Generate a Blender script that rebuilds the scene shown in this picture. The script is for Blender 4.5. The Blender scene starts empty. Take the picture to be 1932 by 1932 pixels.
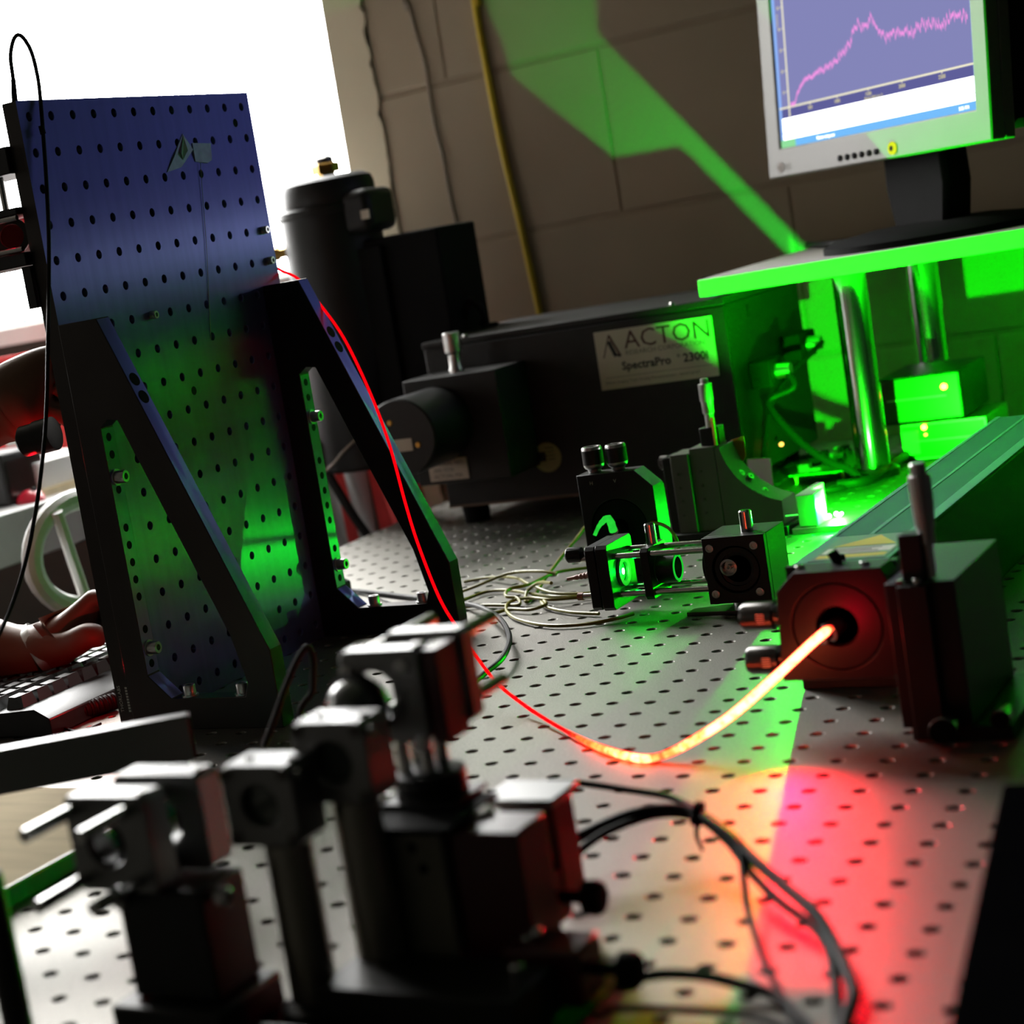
import bpy, bmesh, math, random
from mathutils import Vector, Matrix
random.seed(7)
scene = bpy.context.scene
COL = scene.collection
U = 0.0254                       # everything below is laid out in inches (the table has a one inch hole grid)

# ---------------------------------------------------------------- camera
CAM = Vector((24.35677, -50.53560, 11.97680))
RX = Vector((0.81168379, 0.55540212, -0.18082565))
RY = Vector((-0.06826063, -0.21726266, -0.97372349))
RZ = Vector((-0.58009475, 0.80269884, -0.13843648))
FPX, CX, CY = 3589.748, 357.707, 1062.489
cd = bpy.data.cameras.new('camera')
cam = bpy.data.objects.new('camera', cd)
COL.objects.link(cam)
M3 = Matrix((RX, -RY, -RZ)).transposed()
cam.matrix_world = Matrix.Translation(CAM * U) @ M3.to_4x4()
cd.sensor_fit = 'HORIZONTAL'
cd.sensor_width = 24.0
cd.lens = FPX * 24.0 / 1932
cd.shift_x = (966 - CX) / 1932
cd.shift_y = (CY - 966) / 1932
cd.clip_start = 0.02
cd.clip_end = 60
cd.dof.use_dof = True
cd.dof.focus_distance = 55.5 * U
cd.dof.aperture_fstop = 5.0
scene.camera = cam

# ---------------------------------------------------------------- world, exposure, lamps of the room
w = bpy.data.worlds.new('world'); scene.world = w
w.use_nodes = True
w.node_tree.nodes['Background'].inputs[0].default_value = (0.8, 0.9, 1.0, 1)
w.node_tree.nodes['Background'].inputs[1].default_value = 0.3
vs = scene.view_settings
vs.view_transform = 'Standard'; vs.look = 'None'; vs.gamma = 1.0; vs.use_curve_mapping = False
vs.exposure = 0.2
cy = scene.cycles                 # short light paths keep the render quick
cy.max_bounces = 5; cy.diffuse_bounces = 3; cy.glossy_bounces = 3; cy.transmission_bounces = 2; cy.transparent_max_bounces = 6
cy.use_adaptive_sampling = True; cy.adaptive_threshold = 0.02
cy.use_light_tree = False
cy.caustics_reflective = False; cy.caustics_refractive = False
WINDOW = 21.0       # brightness of the daylit shades in view
FILLWIN = 1.5       # brightness of the unseen windows added for daylight
SCREEN = 1.0

def lamp(kind, name, loc, energy, color, size=0.1, target=None, angle=None, blend=0.3, parent=None):
    l = bpy.data.lights.new(name, kind)
    l.energy = energy; l.color = color
    if kind == 'AREA': l.size = size * U
    else: l.shadow_soft_size = size * U
    if kind == 'SPOT': l.spot_size = angle; l.spot_blend = blend
    o = bpy.data.objects.new(name, l); COL.objects.link(o)
    loc = Vector(loc)
    o.location = loc * U
    if target is not None:
        o.rotation_euler = (Vector(target) - loc).to_track_quat('-Z', 'Y').to_euler()
    if parent:
        o.parent = parent; o.location = loc * U - parent.location
    return o

# ---------------------------------------------------------------- picture point -> place in the room
def ray(u, v):
    return RX * ((u - CX) / FPX) + RY * ((v - CY) / FPX) + RZ
def at(u, v, x=None, y=None, z=None, d=None):
    r = ray(u, v)
    if d is not None: return CAM + r * d
    if x is not None: return CAM + r * ((x - CAM.x) / r.x)
    if y is not None: return CAM + r * ((y - CAM.y) / r.y)
    return CAM + r * ((z - CAM.z) / r.z)

# ---------------------------------------------------------------- mesh helpers
def circle(c, r, n, a0=0.0):
    return [(c[0] + r * math.cos(a0 + 2 * math.pi * k / n), c[1] + r * math.sin(a0 + 2 * math.pi * k / n)) for k in range(n)]
def basis(d):
    d = Vector(d).normalized()
    a = Vector((0, 0, 1)) if abs(d.z) < 0.9 else Vector((1, 0, 0))
    x = a.cross(d).normalized()
    return x, d.cross(x), d
def frame(o, rz=0.0, tilt=0.0):
    return Matrix.Translation(Vector(o)) @ Matrix.Rotation(rz, 4, 'Z') @ Matrix.Rotation(tilt, 4, 'X')
class MB:
    def __init__(s, M=None):
        s.v = []; s.f = []; s.M = M
    def add(s, vs_, fs):
        n = len(s.v)
        s.v += [(s.M @ Vector(p)) if s.M else Vector(p) for p in vs_]
        s.f += [tuple(n + i for i in f) for f in fs]
        return s
    def box(s, a, b):
        (x0, y0, z0), (x1, y1, z1) = a, b
        x0, x1 = min(x0, x1), max(x0, x1); y0, y1 = min(y0, y1), max(y0, y1); z0, z1 = min(z0, z1), max(z0, z1)
        return s.add([(x0, y0, z0), (x1, y0, z0), (x1, y1, z0), (x0, y1, z0), (x0, y0, z1), (x1, y0, z1), (x1, y1, z1), (x0, y1, z1)],
                     [(0, 3, 2, 1), (4, 5, 6, 7), (0, 1, 5, 4), (1, 2, 6, 5), (2, 3, 7, 6), (3, 0, 4, 7)])
    def cbox(s, c, sz):
        return s.box([c[i] - sz[i] / 2 for i in range(3)], [c[i] + sz[i] / 2 for i in range(3)])
    def lathe(s, prof, base, axis, n=24, knurl=0.0):
        x, y, d = basis(axis); base = Vector(base)
        vv = []; ff = []
        for (r, h) in prof:
            for k in range(n):
                a = 2 * math.pi * k / n
                rr = r - (knurl if (k % 2 and r > knurl * 3) else 0)
                vv.append(base + d * h + x * rr * math.cos(a) + y * rr * math.sin(a))
        m = len(prof)
        for i in range(m - 1):
            for k in range(n):
                k2 = (k + 1) % n
                ff.append((i * n + k, i * n + k2, (i + 1) * n + k2, (i + 1) * n + k))
        closed = prof[0] == prof[-1]
        if prof[0][0] > 1e-6 and not closed: ff.append(tuple(range(n - 1, -1, -1)))
        if prof[-1][0] > 1e-6 and not closed: ff.append(tuple((m - 1) * n + k for k in range(n)))
        return s.add(vv, ff)
    def cyl(s, p0, p1, r, r1=None, n=24):
        p0 = Vector(p0); p1 = Vector(p1)
        return s.lathe([(r, 0), (r if r1 is None else r1, (p1 - p0).length)], p0, p1 - p0, n)
    def tube(s, pts, r, n=8, caps=True):
        P = [Vector(p) for p in pts]
        m = len(P); vv = []; ff = []
        t = (P[1] - P[0]).normalized(); x, y, _ = basis(t)
        for i in range(m):
            t2 = (P[min(i + 1, m - 1)] - P[max(i - 1, 0)]).normalized()
            q = t.rotation_difference(t2); x = q @ x; y = q @ y; t = t2
            rr = r[i] if isinstance(r, (list, tuple)) else r
            for k in range(n):
                a = 2 * math.pi * k / n
                vv.append(P[i] + x * rr * math.cos(a) + y * rr * math.sin(a))
        for i in range(m - 1):
            for k in range(n):
                k2 = (k + 1) % n
                ff.append((i * n + k, i * n + k2, (i + 1) * n + k2, (i + 1) * n + k))
        if caps:
            ff.append(tuple(range(n - 1, -1, -1))); ff.append(tuple((m - 1) * n + k for k in range(n)))
        return s.add(vv, ff)
    def plate(s, outer, holes, a, b, ax='y'):
        """flat plate with holes; outline points are the two other axes, a..b is the thickness on ax"""
        def P3(p, h):
            return {'x': (h, p[0], p[1]), 'y': (p[0], h, p[1]), 'z': (p[0], p[1], h)}[ax]
        bm = bmesh.new(); edges = []
        for loop in [outer] + list(holes):
            vs_ = [bm.verts.new((p[0], p[1], 0)) for p in loop]
            for i in range(len(vs_)): edges.append(bm.edges.new((vs_[i], vs_[(i + 1) % len(vs_)])))
        bmesh.ops.triangle_fill(bm, edges=edges, use_beauty=True, use_dissolve=False)
        bm.verts.index_update()
        pts = [(v.co.x, v.co.y) for v in bm.verts]
        tris = [tuple(v.index for v in f.verts) for f in bm.faces]
        bm.free()
        n = len(pts)
        vv = [P3(p, a) for p in pts] + [P3(p, b) for p in pts]
        ff = [t for t in tris] + [tuple(n + i for i in reversed(t)) for t in tris]
        k = 0
        for loop in [outer] + list(holes):
            m = len(loop)
            for i in range(m):
                j = (i + 1) % m
                ff.append((k + i, k + j, n + k + j, n + k + i))
            k += m
        return s.add(vv, ff)
    def screw(s, p, axis, r=0.14, h=0.2):
        return s.lathe([(r * 0.5, h * 0.45), (r * 0.5, h), (r * 0.9, h), (r, h * 0.9), (r, 0.0)], p, axis, 14)

def finish(me, bevel, angle=35):
    bm = bmesh.new(); bm.from_mesh(me)
    bmesh.ops.recalc_face_normals(bm, faces=bm.faces)
    bm.to_mesh(me); bm.free()
    me.polygons.foreach_set('use_smooth', [True] * len(me.polygons))
    try: me.set_sharp_from_angle(angle=math.radians(angle))
    except Exception: pass
def make_obj(name, mb, mat, origin, bevel=0.0, recalc=True):
    me = bpy.data.meshes.new(name)
    o = Vector(origin)
    me.from_pydata([tuple((p - o) * U) for p in mb.v], [], mb.f)
    me.update()
    if recalc: finish(me, bevel)
    me.materials.append(mat)
    ob = bpy.data.objects.new(name, me); COL.objects.link(ob)
    if bevel:
        md = ob.modifiers.new('bevel', 'BEVEL'); md.width = bevel * U; md.segments = 2
        md.limit_method = 'ANGLE'; md.angle_limit = math.radians(50); md.harden_normals = False
    return ob
def tag(o, label, cat, group=None):
    o['label'] = label; o['category'] = cat
    if group: o['group'] = group
    return o
def thing(name, label, cat, loc, group=None):
    o = bpy.data.objects.new(name, None); COL.objects.link(o)
    o.empty_display_size = 0.02
    o.location = Vector(loc) * U
    return tag(o, label, cat, group)
def wpos(o):
    p = Vector(o.location)
    while o.parent: o = o.parent; p = p + Vector(o.location)
    return p / U
def part(parent, name, mb, mat, label=None, bevel=0.0, recalc=True):
    ob = make_obj(name, mb, mat, wpos(parent), bevel, recalc)
    ob.parent = parent
    if label: ob['label'] = label
    return ob
def solo(name, label, cat, mb, mat, group=None, bevel=0.0):
    xs = [p.x for p in mb.v]; ys = [p.y for p in mb.v]; zs = [p.z for p in mb.v]
    o = Vector(((min(xs) + max(xs)) / 2, (min(ys) + max(ys)) / 2, min(zs)))
    ob = make_obj(name, mb, mat, o, bevel)
    ob.location = o * U
    return tag(ob, label, cat, group)
def struct(name, mb, mat, bevel=0.0, loc=(0, 0, 0)):
    ob = make_obj(name, mb, mat, loc, bevel); ob.location = Vector(loc) * U
    ob['kind'] = 'structure'
    return ob
def spline(pts, n=10):
    P = [Vector(p) for p in pts]; out = []
    for i in range(len(P) - 1):
        p0 = P[max(i - 1, 0)]; p1 = P[i]; p2 = P[i + 1]; p3 = P[min(i + 2, len(P) - 1)]
        for k in range(n):
            t = k / n
            out.append(0.5 * ((2 * p1) + (p2 - p0) * t + (2 * p0 - 5 * p1 + 4 * p2 - p3) * t * t + (3 * p1 - p0 - 3 * p2 + p3) * t ** 3))
    out.append(P[-1])
    return out
def text(parent, name, s, M, size, mat, label=None, align='LEFT', bold=0.0, sx=1.0):
    """lettering as a thin mesh lying in the local XY plane of M (inches)"""
    cu = bpy.data.curves.new(name, 'FONT')
    cu.body = s; cu.size = size; cu.align_x = align; cu.extrude = 0.002; cu.offset = bold; cu.resolution_u = 2
    tmp = bpy.data.objects.new(name, cu); COL.objects.link(tmp)
    dg = bpy.context.evaluated_depsgraph_get()
    me = bpy.data.meshes.new_from_object(tmp.evaluated_get(dg))
    COL.objects.unlink(tmp); bpy.data.objects.remove(tmp); bpy.data.curves.remove(cu)
    o = wpos(parent)
    for v in me.vertices:
        v.co = ((M @ Vector((v.co.x * sx, v.co.y, v.co.z))) - o) * U
    me.name = name
    me.materials.clear(); me.materials.append(mat)
    ob = bpy.data.objects.new(name, me); COL.objects.link(ob); ob.parent = parent
    if label: ob['label'] = label
    return ob
def plane_M(o, xdir, ydir):
    x = Vector(xdir).normalized(); y = Vector(ydir).normalized(); z = x.cross(y)
    M = Matrix((x, y, z)).transposed().to_4x4()
    return Matrix.Translation(Vector(o)) @ M

# ---------------------------------------------------------------- materials
def mat(name, col, rough=0.5, metal=0.0, spec=0.5, var=0.12, scale=6.0, bump=0.0, bscale=60.0, emit=None, estr=0.0,
        aniso=0.0, stretch=None, trans=0.0, coat=0.0, sss=0.0, ior=1.5):
    m = bpy.data.materials.new(name); m.use_nodes = True
    nt = m.node_tree; N = nt.nodes; L = nt.links
    b = N['Principled BSDF']
    tc = N.new('ShaderNodeTexCoord')
    src = tc.outputs['Object']
    if stretch:
        mp = N.new('ShaderNodeMapping'); mp.inputs['Scale'].default_value = stretch
        L.new(src, mp.inputs['Vector']); src = mp.outputs['Vector']
    nz = N.new('ShaderNodeTexNoise'); nz.inputs['Scale'].default_value = scale / (U * 10)
    nz.inputs['Detail'].default_value = 2
    L.new(src, nz.inputs['Vector'])
    cr = N.new('ShaderNodeValToRGB')
    c = Vector(col[:3])
    cr.color_ramp.elements[0].position = 0.3; cr.color_ramp.elements[1].position = 0.7
    cr.color_ramp.elements[0].color = (*(c * (1 - var)), 1)
    cr.color_ramp.elements[1].color = (*(c * (1 + var)), 1)
    L.new(nz.outputs['Fac'], cr.inputs['Fac'])
    L.new(cr.outputs['Color'], b.inputs['Base Color'])
    b.inputs['Roughness'].default_value = rough
    b.inputs['Metallic'].default_value = metal
    b.inputs['Specular IOR Level'].default_value = spec
    b.inputs['Anisotropic'].default_value = aniso
    b.inputs['Transmission Weight'].default_value = trans
    b.inputs['Coat Weight'].default_value = coat; b.inputs['Coat Roughness'].default_value = 0.35
    b.inputs['IOR'].default_value = ior
    if sss:
        b.inputs['Subsurface Weight'].default_value = sss; b.inputs['Subsurface Scale'].default_value = 0.004
    if bump:
        n2 = N.new('ShaderNodeTexNoise'); n2.inputs['Scale'].default_value = bscale / U / 10; n2.inputs['Detail'].default_value = 1
        L.new(src, n2.inputs['Vector'])
        bp = N.new('ShaderNodeBump'); bp.inputs['Strength'].default_value = bump; bp.inputs['Distance'].default_value = 0.001
        L.new(n2.outputs['Fac'], bp.inputs['Height']); L.new(bp.outputs['Normal'], b.inputs['Normal'])
    if emit:
        b.inputs['Emission Color'].default_value = (*emit, 1); b.inputs['Emission Strength'].default_value = estr
    if aniso:
        tg = N.new('ShaderNodeTangent'); tg.direction_type = 'RADIAL'; tg.axis = 'Z'
        L.new(tg.outputs['Tangent'], b.inputs['Tangent'])
    return m
def glow(name, col, strength, var=0.0, scale=20.0, big=False):
    m = bpy.data.materials.new(name); m.use_nodes = True
    nt = m.node_tree; N = nt.nodes; L = nt.links
    N.remove(N['Principled BSDF'])
    e = N.new('ShaderNodeEmission'); e.inputs['Strength'].default_value = strength
    e.inputs['Color'].default_value = (*col, 1)
    if var:
        tc = N.new('ShaderNodeTexCoord'); nz = N.new('ShaderNodeTexNoise'); nz.inputs['Scale'].default_value = scale / U / 10
        L.new(tc.outputs['Object'], nz.inputs['Vector'])
        cr = N.new('ShaderNodeValToRGB'); c = Vector(col)
        cr.color_ramp.elements[0].color = (*(c * (1 - var)), 1); cr.color_ramp.elements[1].color = (*(c * (1 + var)), 1)
        L.new(nz.outputs['Fac'], cr.inputs['Fac']); L.new(cr.outputs['Color'], e.inputs['Color'])
    L.new(e.outputs[0], N['Material Output'].inputs['Surface'])
    if not big: m.cycles.emission_sampling = 'NONE'      # tiny glints need no light sampling
    return m

M_TABLE = mat('table_steel', (0.175, 0.167, 0.148), 0.49, 0.85, var=0.20, scale=170, bump=0.3, bscale=300)
M_TSIDE = mat('table_side', (0.03, 0.03, 0.03), 0.6)
M_BOARD = mat('anodised_blue_sheen', (0.22, 0.25, 0.58), 0.36, 1.0, var=0.06, scale=4, aniso=0.93, bump=0.10, bscale=500, stretch=(1, 8, 0.4))  # tint deepened to carry the screen's blue reflection
M_BRKT = mat('anodised_dark_copy', (0.05, 0.046, 0.044), 0.40, 1.0, var=0.06, scale=8)  # dark copy of the board's finish for faces turned from the screen
M_BLACK = mat('black_anodised', (0.005, 0.005, 0.005), 0.42, 0.0, spec=0.35, var=0.2, scale=10, bump=0.05, bscale=200)
M_BLACKM = mat('black_matt', (0.004, 0.004, 0.004), 0.75, 0.0, spec=0.12, var=0.2)
M_PAINT = mat('black_crinkle_paint', (0.007, 0.006, 0.005), 0.55, 0.0, spec=0.35, var=0.2, scale=20, bump=0.3, bscale=120)
M_GLOSSB = mat('black_gloss', (0.006, 0.006, 0.006), 0.40, 0.0, spec=0.6, coat=0.6, ior=2.3)
M_STEEL = mat('polished_steel', (0.55, 0.55, 0.54), 0.16, 1.0, var=0.04, scale=6)
M_SATIN = mat('satin_chrome', (0.50, 0.50, 0.49), 0.32, 1.0, var=0.06, scale=12)
M_DARKST = mat('black_oxide_steel', (0.10, 0.095, 0.09), 0.28, 1.0, var=0.1)
M_BRASS = mat('brass', (0.55, 0.33, 0.08), 0.3, 1.0, var=0.1)
M_WALL = mat('painted_block', (0.35, 0.285, 0.20), 0.75, 0.0, var=0.05, scale=2, bump=0.5, bscale=25)
M_MORTAR = mat('painted_mortar', (0.31, 0.25, 0.175), 0.85, 0.0, var=0.06, bump=0.5, bscale=30)
M_JAMB = mat('cream_jamb_paint', (0.55, 0.49, 0.35), 0.6, 0.0, var=0.04, scale=2)
M_PLASTER = mat('room_plaster', (0.05, 0.043, 0.033), 0.9, 0.0, var=0.05)
M_FLOOR = mat('dark_floor_tile', (0.03, 0.028, 0.024), 0.5, 0.0, var=0.15, scale=1)
M_SHADE = glow('daylit_shade', (1.0, 0.992, 0.97), WINDOW, big=True)
M_FILLW = glow('fill_window_glow', (1.0, 0.97, 0.90), FILLWIN, big=True)
M_GAP = mat('dark_green_gap', (0.02, 0.06, 0.04), 0.6)
M_SHELF = mat('shelf_melamine', (0.62, 0.60, 0.55), 0.45, 0.0, var=0.03)
M_BEIGE = mat('monitor_plastic', (0.13, 0.122, 0.105), 0.5, 0.0, var=0.03)
M_YELLOW = mat('yellow_tube', (0.55, 0.40, 0.01), 0.5, 0.0, var=0.1)
M_YFIBER = mat('yellow_fibre_jacket', (0.26, 0.24, 0.02), 0.35, 0.0, spec=0.4, var=0.08)
M_DEWAR = mat('dewar_black_paint', (0.008, 0.0075, 0.007), 0.5, 0.0, spec=0.3, var=0.15, bump=0.08, bscale=100)
M_GREYW = mat('grey_cable', (0.03, 0.03, 0.03), 0.55, 0.0, spec=0.2, var=0.1)
M_BLKCAB = mat('black_cable', (0.006, 0.006, 0.006), 0.55, 0.0, spec=0.15, var=0.15)
M_PALEW = mat('pale_wall_cable', (0.32, 0.27, 0.21), 0.6, 0.0)
M_LABEL = mat('label_card', (0.62, 0.55, 0.45), 0.6, 0.0, var=0.04)
M_INKR = mat('ink_maroon', (0.10, 0.035, 0.03), 0.7)
M_INKB = mat('ink_black', (0.02, 0.02, 0.02), 0.7)
M_INKG = mat('ink_grey', (0.16, 0.13, 0.11), 0.7)
M_WINK = mat('ink_white', (0.65, 0.65, 0.60), 0.7)
M_SKIN = mat('skin', (0.20, 0.105, 0.065), 0.5, 0.0, var=0.08, scale=8, bump=0.15, bscale=60)
M_RED = mat('red_cloth', (0.75, 0.06, 0.06), 0.9, 0.0, var=0.1)
M_GREY = mat('grey_cloth', (0.45, 0.45, 0.46), 0.9, 0.0, var=0.1)
M_WHITE = mat('white_plastic', (0.70, 0.70, 0.68), 0.4, 0.0, var=0.03)
M_BENCH = mat('bench_grey', (0.42, 0.42, 0.41), 0.4, 0.0, var=0.05)
M_CREAM = mat('cream_board', (0.62, 0.52, 0.34), 0.9, 0.0, spec=0.1, var=0.08, scale=3, stretch=(1, 6, 1))
M_TEAL = mat('teal_glass_edge', (0.01, 0.32, 0.30), 0.2, 0.0, spec=0.8, var=0.3, scale=10)
M_GREYAN = mat('grey_anodised', (0.10, 0.098, 0.08), 0.5, 0.0, var=0.1)
M_REDLIT = mat('red_lit_black', (0.07, 0.005, 0.007), 0.35, 0.0, spec=0.6, var=0.1)  # fibre's red light put into the base colour of foreground sides
M_GLASS = mat('lens_glass', (0.05, 0.07, 0.06), 0.05, 0.0, spec=0.9, coat=1.0)
M_TAPE = mat('clear_tape', (0.30, 0.36, 0.55), 0.15, 0.0, spec=0.8, var=0.3, scale=20)
M_PINKB = mat('pink_connector_boot', (0.45, 0.24, 0.20), 0.45, 0.0)
M_CER = mat('white_ceramic', (0.6, 0.6, 0.58), 0.3, 0.0)
M_YWARN = mat('warning_yellow', (0.55, 0.45, 0.06), 0.5, 0.0)
M_GREYL = mat('laser_case_grey', (0.12, 0.17, 0.15), 0.38, 0.0, spec=0.6, var=0.06)
M_TEALP = mat('grille_teal_paint', (0.06, 0.22, 0.17), 0.4, 0.0, spec=0.6, var=0.06)
M_ORANGE = mat('orange_anodised', (0.55, 0.16, 0.02), 0.4, 0.3)
M_PCB = mat('green_circuit_board', (0.02, 0.15, 0.04), 0.4, 0.0, var=0.3, scale=30)
G_GREEN = glow('laser_scatter_core', (0.30, 1.0, 0.35), 22.0)
G_GREEN2 = glow('laser_scatter_soft', (0.05, 1.0, 0.06), 2.2)
G_RED = glow('fibre_red', (1.0, 0.004, 0.012), 1.6)
G_ORANGE = glow('fibre_orange', (1.0, 0.16, 0.02), 6.0)
G_HOT = glow('fibre_hot', (1.0, 0.42, 0.10), 14.0)
G_LEDR = glow('led_red', (1.0, 0.10, 0.05), 12.0)
G_LEDY = glow('led_yellow', (1.0, 0.6, 0.08), 3.0)

# ================================================================ THE ROOM
FL = -36.0
WY_ = 38.0
struct('floor', MB().box((-140, -130, FL - 2), (90, 60, FL)), M_FLOOR)
struct('ceiling', MB().box((-140, -130, 72), (90, 60, 74)), M_PLASTER)
struct('wall_left', MB().box((-142, -130, FL), (-140, 60, 72)), M_PLASTER)
struct('wall_right', MB().box((34, -130, FL), (36, WY_, 72)), M_BLACKM)  # unseen side set close and black to darken reflections
struct('wall_front', MB().box((-140, -132, FL), (90, -130, 72)), M_PLASTER)

# back wall: painted concrete blocks on a mortar bed
WY = 38.0
wall = struct('wall_back', MB().box((-22.4, WY + 0.055, FL), (90, WY + 6, 72)), M_MORTAR)
def block_mesh(x0, x1, z0, z1, o):
    g = 0.12; c = 0.05
    x0 += g * 0.45; x1 -= g * 0.45; z0 += g; z1 -= g
    mb = MB()
    mb.add([(x0, WY + 0.3, z0), (x1, WY + 0.3, z0), (x1, WY + 0.3, z1), (x0, WY + 0.3, z1),
            (x0, WY + c, z0), (x1, WY + c, z0), (x1, WY + c, z1), (x0, WY + c, z1),
            (x0 + c, WY, z0 + c), (x1 - c, WY, z0 + c), (x1 - c, WY, z1 - c), (x0 + c, WY, z1 - c)],
           [(0, 1, 5, 4), (1, 2, 6, 5), (2, 3, 7, 6), (3, 0, 4, 7), (4, 5, 9, 8), (5, 6, 10, 9), (6, 7, 11, 10), (7, 4, 8, 11), (8, 9, 10, 11)])
    return mb
for k in range(-2, 6):
    z0 = 3.9 + 8 * k
    off = -18.6 if k % 2 == 0 else -10.6
    xs = [-22.6] + [off + 16 * i for i in range(0, 7) if off + 16 * i > -21] + [90]
    for x0, x1 in zip(xs[:-1], xs[1:]):
        part(wall, 'block', block_mesh(x0, x1, z0, z0 + 8, None), M_WALL)

# window reveal at the end of the block wall, with a ragged paint edge, and the daylit shades
jm = MB()
jm.box((-24.9, WY - 0.15, FL), (-23.0, WY + 8, 72))
edge = [(-23.0, WY - 0.12, -4)]
pts = []
random.seed(3)
z = -4.0
out_l = []; 
while z < 40:
    out_l.append((-22.62 + random.uniform(-0.14, 0.12), z)); z += 0.42
poly = [(-23.0, -4.0)] + out_l + [(-23.0, 40.0)]
jm.plate([(p[0], p[1]) for p in poly], [], WY - 0.15, WY + 0.4, 'y')
jamb = struct('trim_1', jm, M_JAMB)
win = struct('window_1', MB().box((-130, WY + 5.2, 10.6), (-24.9, WY + 5.6, 66)), M_GAP)
sh = [(-25.0, -34.05), (-34.32, -49.0), (-49.5, -64), (-64.5, -79), (-79.5, -94), (-94.5, -109), (-109.5, -124)]
for a, b in sh:
    mb = MB(); n = 24                                   # each shade hangs in very slight waves
    vv = []; ff = []
    for i in range(n + 1):
        x = a + (b - a) * i / n
        y = WY + 1.2 + 0.12 * math.sin(i * 1.3) + 0.05 * math.sin(i * 3.1)
        vv += [(x, y, 12.2), (x, y, 64), (x, y + 0.06, 12.2), (x, y + 0.06, 64)]
    for i in range(n):
        q = 4 * i
        ff += [(q, q + 4, q + 5, q + 1), (q + 2, q + 3, q + 7, q + 6), (q + 1, q + 5, q + 7, q + 3), (q, q + 2, q + 6, q + 4)]
    ff += [(0, 1, 3, 2), (4 * n, 4 * n + 2, 4 * n + 3, 4 * n + 1)]
    part(win, 'shade', mb.add(vv, ff), M_SHADE)
part(win, 'window_sill', MB().box((-130, WY - 4.5, 10.9), (-24.95, WY + 5.1, 11.9)), M_WHITE, 'white window sill', 0.1)
struct('wall_window_side', MB().box((-140, WY, FL), (-24.95, WY + 6, 10.85)), M_PLASTER)
struct('trim_2', MB().box((-140, WY, 66.1), (-24.95, WY + 6, 72)), M_JAMB)
# unseen daylit windows added on the left wall for extra light
w2 = struct('fill_window', MB().box((-139.9, -70, 6), (-139.3, 30, 60)), M_FILLW)
for i in range(6):
    part(w2, 'mullion', MB().box((-139.3, -70 + 20 * i - 0.7, 6), (-138.8, -70 + 20 * i + 0.7, 60)), M_WHITE)

# ================================================================ OPTICAL TABLE
def hole_plane(mb, org, ex, ey, en, ranges, r=0.135, rc=0.165, depth=0.45, skip=()):
    """plate face made of unit cells, each with a real countersunk hole; ranges = (i0,i1,j0,j1, cell limits)"""
    org = Vector(org); ex = Vector(ex); ey = Vector(ey); en = Vector(en)
    i0, i1, j0, j1, lo_x, hi_x, lo_y, hi_y = ranges
    n = 16
    for i in range(i0, i1 + 1):
        for j in range(j0, j1 + 1):
            x0 = lo_x if i == i0 else i - 0.5; x1 = hi_x if i == i1 else i + 0.5
            y0 = lo_y if j == j0 else j - 0.5; y1 = hi_y if j == j1 else j + 0.5
            vv = []
            for k in range(n):
                a = 2 * math.pi * k / n + math.pi / 4
                c, s_ = math.cos(a), math.sin(a); m = max(abs(c), abs(s_)); c /= m; s_ /= m
                px_ = i + (c * (x1 - i) if c > 0 else c * (i - x0)); py_ = j + (s_ * (y1 - j) if s_ > 0 else s_ * (j - y0))
                vv.append(org + ex * px_ + ey * py_)
            if (i, j) in skip:
                mb.add(vv, [tuple(range(n))]); continue
            for rr, dd in ((rc, 0), (r, 0.035), (r, depth)):
                for k in range(n):
                    a = 2 * math.pi * k / n + math.pi / 4
                    vv.append(org + ex * (i + rr * math.cos(a)) + ey * (j + rr * math.sin(a)) - en * dd)
            ff = []
            for l in range(3):
                for k in range(n):
                    k2 = (k + 1) % n
                    ff.append((l * n + k, l * n + k2, (l + 1) * n + k2, (l + 1) * n + k))
            ff.append(tuple(3 * n + k for k in range(n)))
            mb.add(vv, ff)
tab = thing('optical_table', 'grey steel optical table with a grid of tapped holes', 'table', (0, 0, FL))
mb = MB()
hole_plane(mb, (0, 0, 0), (1, 0, 0), (0, 1, 0), (0, 0, 1), (-18, 21, -32, 36, -18.35, 21.5, -32.5, 37.2))
top = part(tab, 'table_top', mb, M_TABLE, recalc=False)
mb = MB()
mb.box((21.5, -58, -0.5), (30, 37.2, 0)).box((-18.35, -58, -0.5), (21.5, -32.5, 0))
part(tab, 'top_border', mb, M_TABLE)
mb = MB()
mb.box((-18.35, -58, -8), (30, 37.2, -0.55))
part(tab, 'table_core', mb, M_TSIDE)
for x in (-13, 25):
    for y in (-50, 30):
        part(tab, 'leg', MB().cbox((x, y, (FL - 8) / 2), (6, 6, -8 - FL - 0.02)), M_TSIDE, bevel=0.3)

# ================================================================ VERTICAL BREADBOARD AND ITS TWO BRACKETS
BX = -8.95
bb = thing('vertical_breadboard', 'tall blue-black perforated breadboard standing upright on the table', 'breadboard', (BX - 0.25, -2.5, 0))
mb = MB()
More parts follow.
